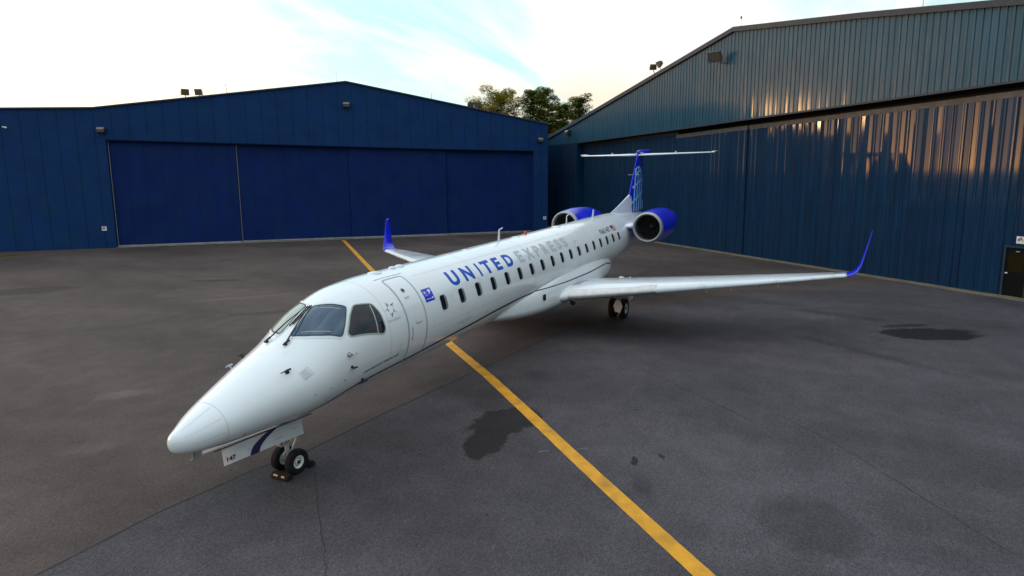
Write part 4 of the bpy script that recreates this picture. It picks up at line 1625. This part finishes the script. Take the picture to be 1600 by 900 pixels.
def fin_half(x, z):
    le, te, t = (float(np.interp(z, [f_[0] for f_ in FN], [f_[i] for f_ in FN])) for i in (1, 2, 3))
    ch = te-le
    a = min(max((x-le)/ch, 0), 1)
    return 5*t*(.2969*math.sqrt(a)-.1260*a-.3516*a*a+.2843*a**3-.1030*a**4)*ch


def fin_lim(z):
    return tuple(float(np.interp(z, [f_[0] for f_ in FN], [f_[i] for f_ in FN])) for i in (1, 2))


# globe grid: arcs of latitude and longitude in light blue
def fin_strip(pts, w0, w1, sg):
    bm = bmesh.new()
    pv = None
    n = len(pts)
    for i, (x, z) in enumerate(pts):
        le, te = fin_lim(z)
        top = 5.72-.28*abs(x-26.9)**1.0*.9
        ok = (x > le+.10) and (x < te-.03) and z > 3.35 and z < globe_top(x)
        a_, b_ = pts[max(i-1, 0)], pts[min(i+1, n-1)]
        d = Vector((b_[0]-a_[0], b_[1]-a_[1])).normalized()
        w = (w0+(w1-w0)*i/(n-1))/2
        if ok:
            q = []
            for s_ in (1, -1):
                xx, zz = x-d.y*w*s_, z+d.x*w*s_
                q.append(bm.verts.new((xx, sg*(fin_half(xx, zz)+.006), zz)))
            if pv:
                bm.faces.new((pv[0], pv[1], q[1], q[0]))
            pv = q
        else:
            pv = None
    return bm


def globe_top(x):
    # outline of the globe on the fin
    return float(np.interp(x, [25.3, 26.3, 26.9, 27.3, 27.7, 28.1], [5.2, 5.6, 5.78, 5.70, 5.42, 4.9]))


for sg in (-1, 1):
    # longitudes: curved lines fanning down from the upper front
    for k in range(8):
        x0 = 24.75+.52*k
        pts = []
        for j in range(40):
            u = j/39
            z = 3.3+u*2.5
            pts.append((x0+.55*u+.32*u*u-.35*(u**3)*(k/10), z))
        b_ = fin_strip(pts, .27, .15, sg)
        if len(b_.faces):
            obj('globe_line', b_, 'lblue', fin, smooth=None)
        else:
            b_.free()
    # latitudes
    for k, z0 in enumerate((3.66, 4.38, 4.95)):
        pts = []
        for j in range(40):
            u = j/39
            x = 25.0+3.2*u
            pts.append((x, z0+.95*u-.25*u*u))
        b_ = fin_strip(pts, .12, .11, sg)
        for v in b_.verts:
            v.co.y += sg*.003
        if len(b_.faces):
            obj('globe_line', b_, 'lblue', fin, smooth=None)
        else:
            b_.free()
    # bright rim of the globe
    pts = [(x, globe_top(x)-.03) for x in np.linspace(26.45, 27.97, 30)]
    bm = bmesh.new()
    pv = None
    for x, z in pts:
        le, te = fin_lim(z)
        if le+.08 < x < te-.02:
            q = [bm.verts.new((x, sg*(fin_half(x, z)+.012), z)), bm.verts.new((x, sg*(fin_half(x, z-.09)+.012), z-.09))]
            if pv:
                bm.faces.new((pv[0], pv[1], q[1], q[0]))
            pv = q
    obj('globe_rim', bm, 'lblue', fin, smooth=None)
# probe bar across the fin
bm = bmesh.new()
tube(bm, [(26.30, -.30, 5.28), (26.30, .30, 5.28)], .012, 6)
obj('static_rod', bm, 'steel', fin)

for sg in (-1, 1):
    bm = bmesh.new()
    loft(bm, [wingring(26.95, 28.75, 6.32, sg*.05, .09), wingring(27.25, 28.80, 6.33, sg*.9, .09), wingring(28.22, 29.12, 6.37, sg*3.6, .09), wingring(28.36, 29.14, 6.372, sg*3.78, .05)])
    hs = obj('tailplane', bm, 'white', JET, smooth='all')
    bm = bmesh.new()
    prism(bm, [(28.6, sg*3.62, 6.40), (29.3, sg*3.62, 6.42), (29.3, sg*3.84, 6.44), (28.45, sg*3.84, 6.42)], (0, 0, .04))
    obj('elevator_horn', bm, 'white2', hs)
    bm = bmesh.new()
    bx(bm, 28.1, 28.25, sg*1.8-.02, sg*1.8+.02, 6.40, 6.50)
    obj('hinge_fairing', bm, 'white2', hs)
bm = bmesh.new()
lathe(bm, [(26.92, .005), (26.98, .05), (27.15, .10), (27.6, .14), (28.4, .14), (29.2, .09), (29.72, .01)], (0, 0, 6.48), 'X', 20)
for v in bm.verts:
    if v.co.x > 28.3:
        v.co.z += (v.co.x-28.3)*.10
obj('bullet_fairing', bm, 'blue', JET, smooth='all')
bm = bmesh.new()
bx(bm, 27.25, 27.7, -.16, .16, 6.36, 6.50, bev=.04)
obj('tail_joint', bm, 'white', JET)

# --- engines
for sg in (-1, 1):
    cx_, cy_, cz_ = 21.35, sg*2.03, 2.98
    bm = bmesh.new()
    lathe(bm, [(.20, .70), (.7, .745), (1.4, .765), (2.2, .75), (3.0, .70), (3.7, .60), (4.2, .50)], (cx_, cy_, cz_), 'X', 64)
    nc = obj('engine_nacelle', bm, 'blue', JET, smooth='all')
    bm = bmesh.new()
    lathe(bm, [(.215, .702), (.10, .690), (.03, .668), (0.0, .632), (.02, .595), (.09, .570), (.2, .560)], (cx_, cy_, cz_), 'X', 64)
    obj('inlet_lip', bm, 'lip', nc, smooth='all')
    bm = bmesh.new()
    lathe(bm, [(.2, .560), (.5, .57), (.95, .585), (1.4, .585)], (cx_, cy_, cz_), 'X', 64)
    obj('inlet_duct', bm, 'duct', nc, smooth='all')
    bm = bmesh.new()
    for k in range(24):
        a = 2*math.pi*k/24
        def pr2(r, da, dx):
            return (cx_+.95+dx, cy_+r*math.cos(a+da), cz_+r*math.sin(a+da))
        quad(bm, [pr2(.14, 0, 0), pr2(.58, .02, 0), pr2(.58, .22, .12), pr2(.14, .24, .10)])
    obj('fan_blades', bm, 'fan', nc, smooth=None)
    bm = bmesh.new()
    lathe(bm, [(.66, .004), (.70, .05), (.80, .11), (.95, .16), (1.1, .17)], (cx_, cy_, cz_), 'X', 32)
    obj('spinner', bm, 'fan', nc, smooth='all')
    bm = bmesh.new()
    lathe(bm, [(1.2, .01), (1.2, .60)], (cx_, cy_, cz_), 'X', 32)
    obj('stator', bm, 'duct', nc, smooth='all')
    bm = bmesh.new()
    lathe(bm, [(4.2, .50), (4.55, .42), (4.5, .40), (4.0, .40), (3.9, .02)], (cx_, cy_, cz_), 'X', 32)
    obj('exhaust_nozzle', bm, 'duct', nc, smooth='all')
    bm = bmesh.new()
    rings = []
    for yy in (.80, 1.40):
        rings.append([Vector((21.55+a*3.3+(.0 if yy < 1 else .10), sg*yy, 2.98+b*3.3)) for a, b in airfoil(t=.10, camber=0)])
    loft(bm, rings)
    obj('pylon', bm, 'white', JET, smooth='all')

# --- landing gear
def zc_at(x, y):
    return -(-y*AR+(x-10)*PP)+10*PP-10*PP


def wheel(x, y, r, w, rimr, parent):
    z0 = -(-y*AR+(x-10)*PP)
    c_ = (x, y, z0+r-.012)
    h = w/2
    bm = bmesh.new()
    lathe(bm, [(-h*.75, rimr), (-h*.98, rimr+.25*(r-rimr)), (-h, rimr+.6*(r-rimr)), (-h*.82, r*.965), (-h*.5, r*.995), (-h*.47, r*.985), (-h*.43, r*.995), (-.02, r), (0, r*.99), (.02, r), (h*.43, r*.995), (h*.47, r*.985), (h*.5, r*.995), (h*.82, r*.965), (h, rimr+.6*(r-rimr)), (h*.98, rimr+.25*(r-rimr)), (h*.75, rimr)], c_, 'Y', 48)
    ty = obj('wheel', bm, 'rubber', parent, smooth='all')
    bm = bmesh.new()
    for s_ in (-1, 1):
        lathe(bm, [(s_*h*.75, rimr+.012), (s_*h*.86, rimr), (s_*h*.82, rimr*.90), (s_*h*.45, rimr*.78), (s_*h*.42, rimr*.45), (s_*h*.62, rimr*.36), (s_*h*.62, .001)], c_, 'Y', 40)
    obj('rim', bm, 'rim', ty, smooth='all')
    bm = bmesh.new()
    for s_ in (-1, 1):
        lathe(bm, [(s_*h*.62, rimr*.30), (s_*h*.95, rimr*.26), (s_*h*.98, .001)], c_, 'Y', 16)
        for k in range(8):
            a = 2*math.pi*k/8
            tube(bm, [(c_[0]+rimr*.58*math.cos(a), c_[1]+s_*h*.40, c_[2]+rimr*.58*math.sin(a)), (c_[0]+rimr*.58*math.cos(a), c_[1]+s_*h*.5, c_[2]+rimr*.58*math.sin(a))], rimr*.11, 8)
    obj('hub', bm, 'black', ty, smooth=True)
    return c_


ng = empty('tmp')
bpy.data.objects.remove(ng)
bm = bmesh.new()
tube(bm, [(2.16, -.01, 1.5), (2.22, -.01, .95)], .075, 16)
tube(bm, [(2.22, -.01, .98), (2.26, -.03, .36)], .045, 16)
tube(bm, [(2.22, -.01, .84), (2.22, -.01, .98)], .10, 16)
tube(bm, [(2.26, -.20, .355), (2.26, .13, .355)], .04, 12)
tube(bm, [(2.26, -.03, .31), (2.26, -.03, .46)], .06, 14)
tube(bm, [(2.2, -.01, 1.05), (2.65, -.01, 1.4)], .035, 10)
ngear = obj('nose_gear', bm, 'gearp', JET, smooth=True)
bm = bmesh.new()
tube(bm, [(2.31, -.01, .86), (2.50, -.01, .70), (2.30, -.02, .42)], .022, 8)
tube(bm, [(2.25, -.13, .78), (2.25, .11, .78)], .04, 10)
bx(bm, 2.05, 2.16, -.10, .08, .70, .84, bev=.02)
tube(bm, [(2.1, -.16, .9), (2.1, .14, .9)], .03, 8)
tube(bm, [(2.12, -.16, .9), (2.2, -.10, .72), (2.1, -.08, .52)], .014, 6)
tube(bm, [(2.30, .05, .9), (2.34, .08, .7), (2.3, .04, .5)], .012, 6)
obj('torque_link', bm, 'gearp', ngear, smooth=True)
for y, zz, xx in ((-.17, .90, 2.42), (.12, .90, 2.10)):
    bm = bmesh.new()
    lathe(bm, [(.10, .01), (.08, .05), (0, .07), (-.01, .066), (-.012, .001)], (xx, y, zz), 'X', 16)
    tube(bm, [(xx+.04, y, zz), (2.24, -.01, .93)], .015, 6)
    obj('taxi_light', bm, 'lens', ngear, smooth=True)
wheel(2.26, -.235, .245, .155, .118, ngear)
wheel(2.26, .145, .245, .155, .118, ngear)
# nose gear doors
for sg, y0 in ((-1, -.35), (1, .35)):
    bm = bmesh.new()
    rows = []
    for k in range(9):
        u = k/8
        x = .645+u*(2.36-.645)
        zt, zb = 1.390-.155*u, 1.068-.155*u
        rows.append([(x, y0-sg*.012*0, zt), (x, y0+sg*.012, (zt+zb)/2), (x, y0+sg*.03, zb)])
    vs = [[bm.verts.new(p) for p in r_] for r_ in rows]
    for a, b in zip(vs[:-1], vs[1:]):
        for i in range(2):
            bm.faces.new((a[i], a[i+1], b[i+1], b[i]))
    bmesh.ops.solidify(bm, geom=bm.faces[:], thickness=.018)
    dn = obj('nose_gear_door', bm, 'white', JET)
    if sg < 0:
        def dpt(u, v, o=.014):
            x = .645+u*(2.36-.645)
            z = 1.390-.155*u-.322*v
            y = y0-.012*min(1, v*2)-.018*max(0, v*2-1)
            return Vector((x, y-o, z))
        bm = bmesh.new()
        pv = None
        for k in range(13):
            v_ = k/12
            c1 = .565-.27*v_+.07*math.sin(math.pi*v_)*-1
            c2 = .68-.28*v_+.06*math.sin(math.pi*v_)*-1
            q = [bm.verts.new(dpt(c1, v_)), bm.verts.new(dpt(c2, v_))]
            if pv:
                bm.faces.new((pv[0], pv[1], q[1], q[0]))
            pv = q
        obj('door_stripe', bm, 'navy', dn, smooth=None)
        for txt, u0, u1, v0, v1, mm, bd in (('147', .035, .135, .58, .84, 'navy', .03), ('NO STEP', .62, .70, .63, .70, 'red', .0), ('CAUTION', .85, .92, .40, .46, 'red', 0), ('LOCK', .27, .31, .56, .62, 'tfaint', 0)):
            g_ = glyphs(txt, 1, bd)
            xs = [v.co.x for v in g_.verts]
            ys = [v.co.y for v in g_.verts]
            for v in g_.verts:
                a_ = (v.co.x-min(xs))/(max(xs)-min(xs))
                b_ = (v.co.y-min(ys))/(max(ys)-min(ys))
                v.co.z = 0
                v['tmp'] if False else None
            mnx, mxx, mny, mxy = min(xs), max(xs), min(ys), max(ys)
            for v in g_.verts:
                a_ = (v.co.x-mnx)/(mxx-mnx)
                b_ = (v.co.y-mny)/(mxy-mny)
                v.co = dpt(u0+(u1-u0)*a_, v1+(v0-v1)*b_, .016)
            obj('door_text', g_, mm, dn, smooth=None)
bm = bmesh.new()
bm.free()
wrap('gear_bay_shade', poly2([(.68, R(150)*RAD), (2.4, R(158)*RAD), (2.4, R(202)*RAD), (.68, R(210)*RAD)]), 'dark', JET, .004)  # flat dark patch on the skin paints in the shaded opening
# navy edge where the bay opens
bm = bmesh.new()
for k in range(16):
    u0, u1 = k/16, (k+1)/16
    a, b = .5+u0*2.1, .5+u1*2.1
    quad(bm, [(a, -.365, 1.395-.165*u0), (b, -.365, 1.395-.165*u1), (b, -.37, 1.375-.165*u1), (a, -.37, 1.375-.165*u0)])
obj('bay_edge', bm, 'dkgasket', JET, smooth=None)

for sg in (-1, 1):
    x0, y0 = 16.95, sg*2.08
    bm = bmesh.new()
    tube(bm, [(16.65, sg*2.30, 1.55), (16.75, sg*2.15, 1.0)], .10, 14)
    tube(bm, [(16.75, sg*2.15, 1.05), (16.80, sg*2.10, .55), (16.98, y0, .32)], [.065, .07, .06], 14)
    tube(bm, [(16.70, sg*2.2, 1.15), (16.3, sg*1.55, 1.50)], .04, 10)
    tube(bm, [(16.5, sg*2.2, 1.45), (16.45, sg*1.8, .95), (16.72, sg*2.05, .70)], .035, 8)
    tube(bm, [(16.95, y0-.22, .28), (16.95, y0+.22, .28)], .05, 12)
    mg = obj('main_gear', bm, 'gearp', JET, smooth=True)
    wheel(x0, y0-.21, .40, .24, .20, mg)
    wheel(x0, y0+.21, .40, .24, .20, mg)
    bm = bmesh.new()
    prism(bm, [(16.35, sg*2.50, 1.50), (17.15, sg*2.50, 1.50), (17.25, sg*2.56, .62), (16.75, sg*2.56, .62)], (0, sg*.02, 0))
    obj('gear_door', bm, 'white2', JET)
    bm = bmesh.new()
    # hexagonal plate on the leg in front of the wheels
    prism(bm, [(16.50, sg*2.12, .66), (16.50, sg*2.30, .66), (16.50, sg*2.38, .42), (16.50, sg*2.28, .16), (16.50, sg*2.08, .22), (16.50, sg*2.02, .44)], (-.02, 0, 0))
    obj('gear_plate', bm, 'white', JET)
    bm = bmesh.new()
    prism(bm, [(16.2, sg*1.3, 1.34), (17.3, sg*1.3, 1.34), (17.3, sg*1.36, .98), (16.2, sg*1.36, .98)], (0, -sg*.02, 0))
    obj('gear_door', bm, 'white2', JET)

# --- wheel chocks
def chock(x, y, ln, label, marks=True, flip=1):
    t = empty('wheel_chock', (x, y, 0), R(2))
    tag(t, label, 'wheel chock', 'chocks at the nose wheels')
    bm = bmesh.new()
    prof = [(-.09*flip, 0), (.09*flip, 0), (.08*flip, .04), (.02*flip, .105), (-.04*flip, .105), (-.08*flip, .04)]
    prism(bm, [(a, -ln/2, b+.012) for a, b in prof], (0, ln, 0))
    bmesh.ops.bevel(bm, geom=bm.edges[:], offset=.008, segments=2, affect='EDGES')
    obj('chock_body', bm, 'rubber', t)
    if marks:
        for y0_, y1_ in ((.04, .145), (-.13, -.055)):
            bm = bmesh.new()
            quad(bm, [(-.0755, y0_, .068), (-.0755, y1_, .068), (-.0575, y1_, .096), (-.0575, y0_, .096)])
            for v in bm.verts:
                v.co.x -= .006
            obj('reflector', bm, 'orange', t, smooth=None)
    return t


chock(1.965, -.145, .42, 'black rubber chock with two orange marks in front of the nose wheels', True)
chock(2.55, -.12, .42, 'plain black rubber chock behind the nose wheels', False, -1)
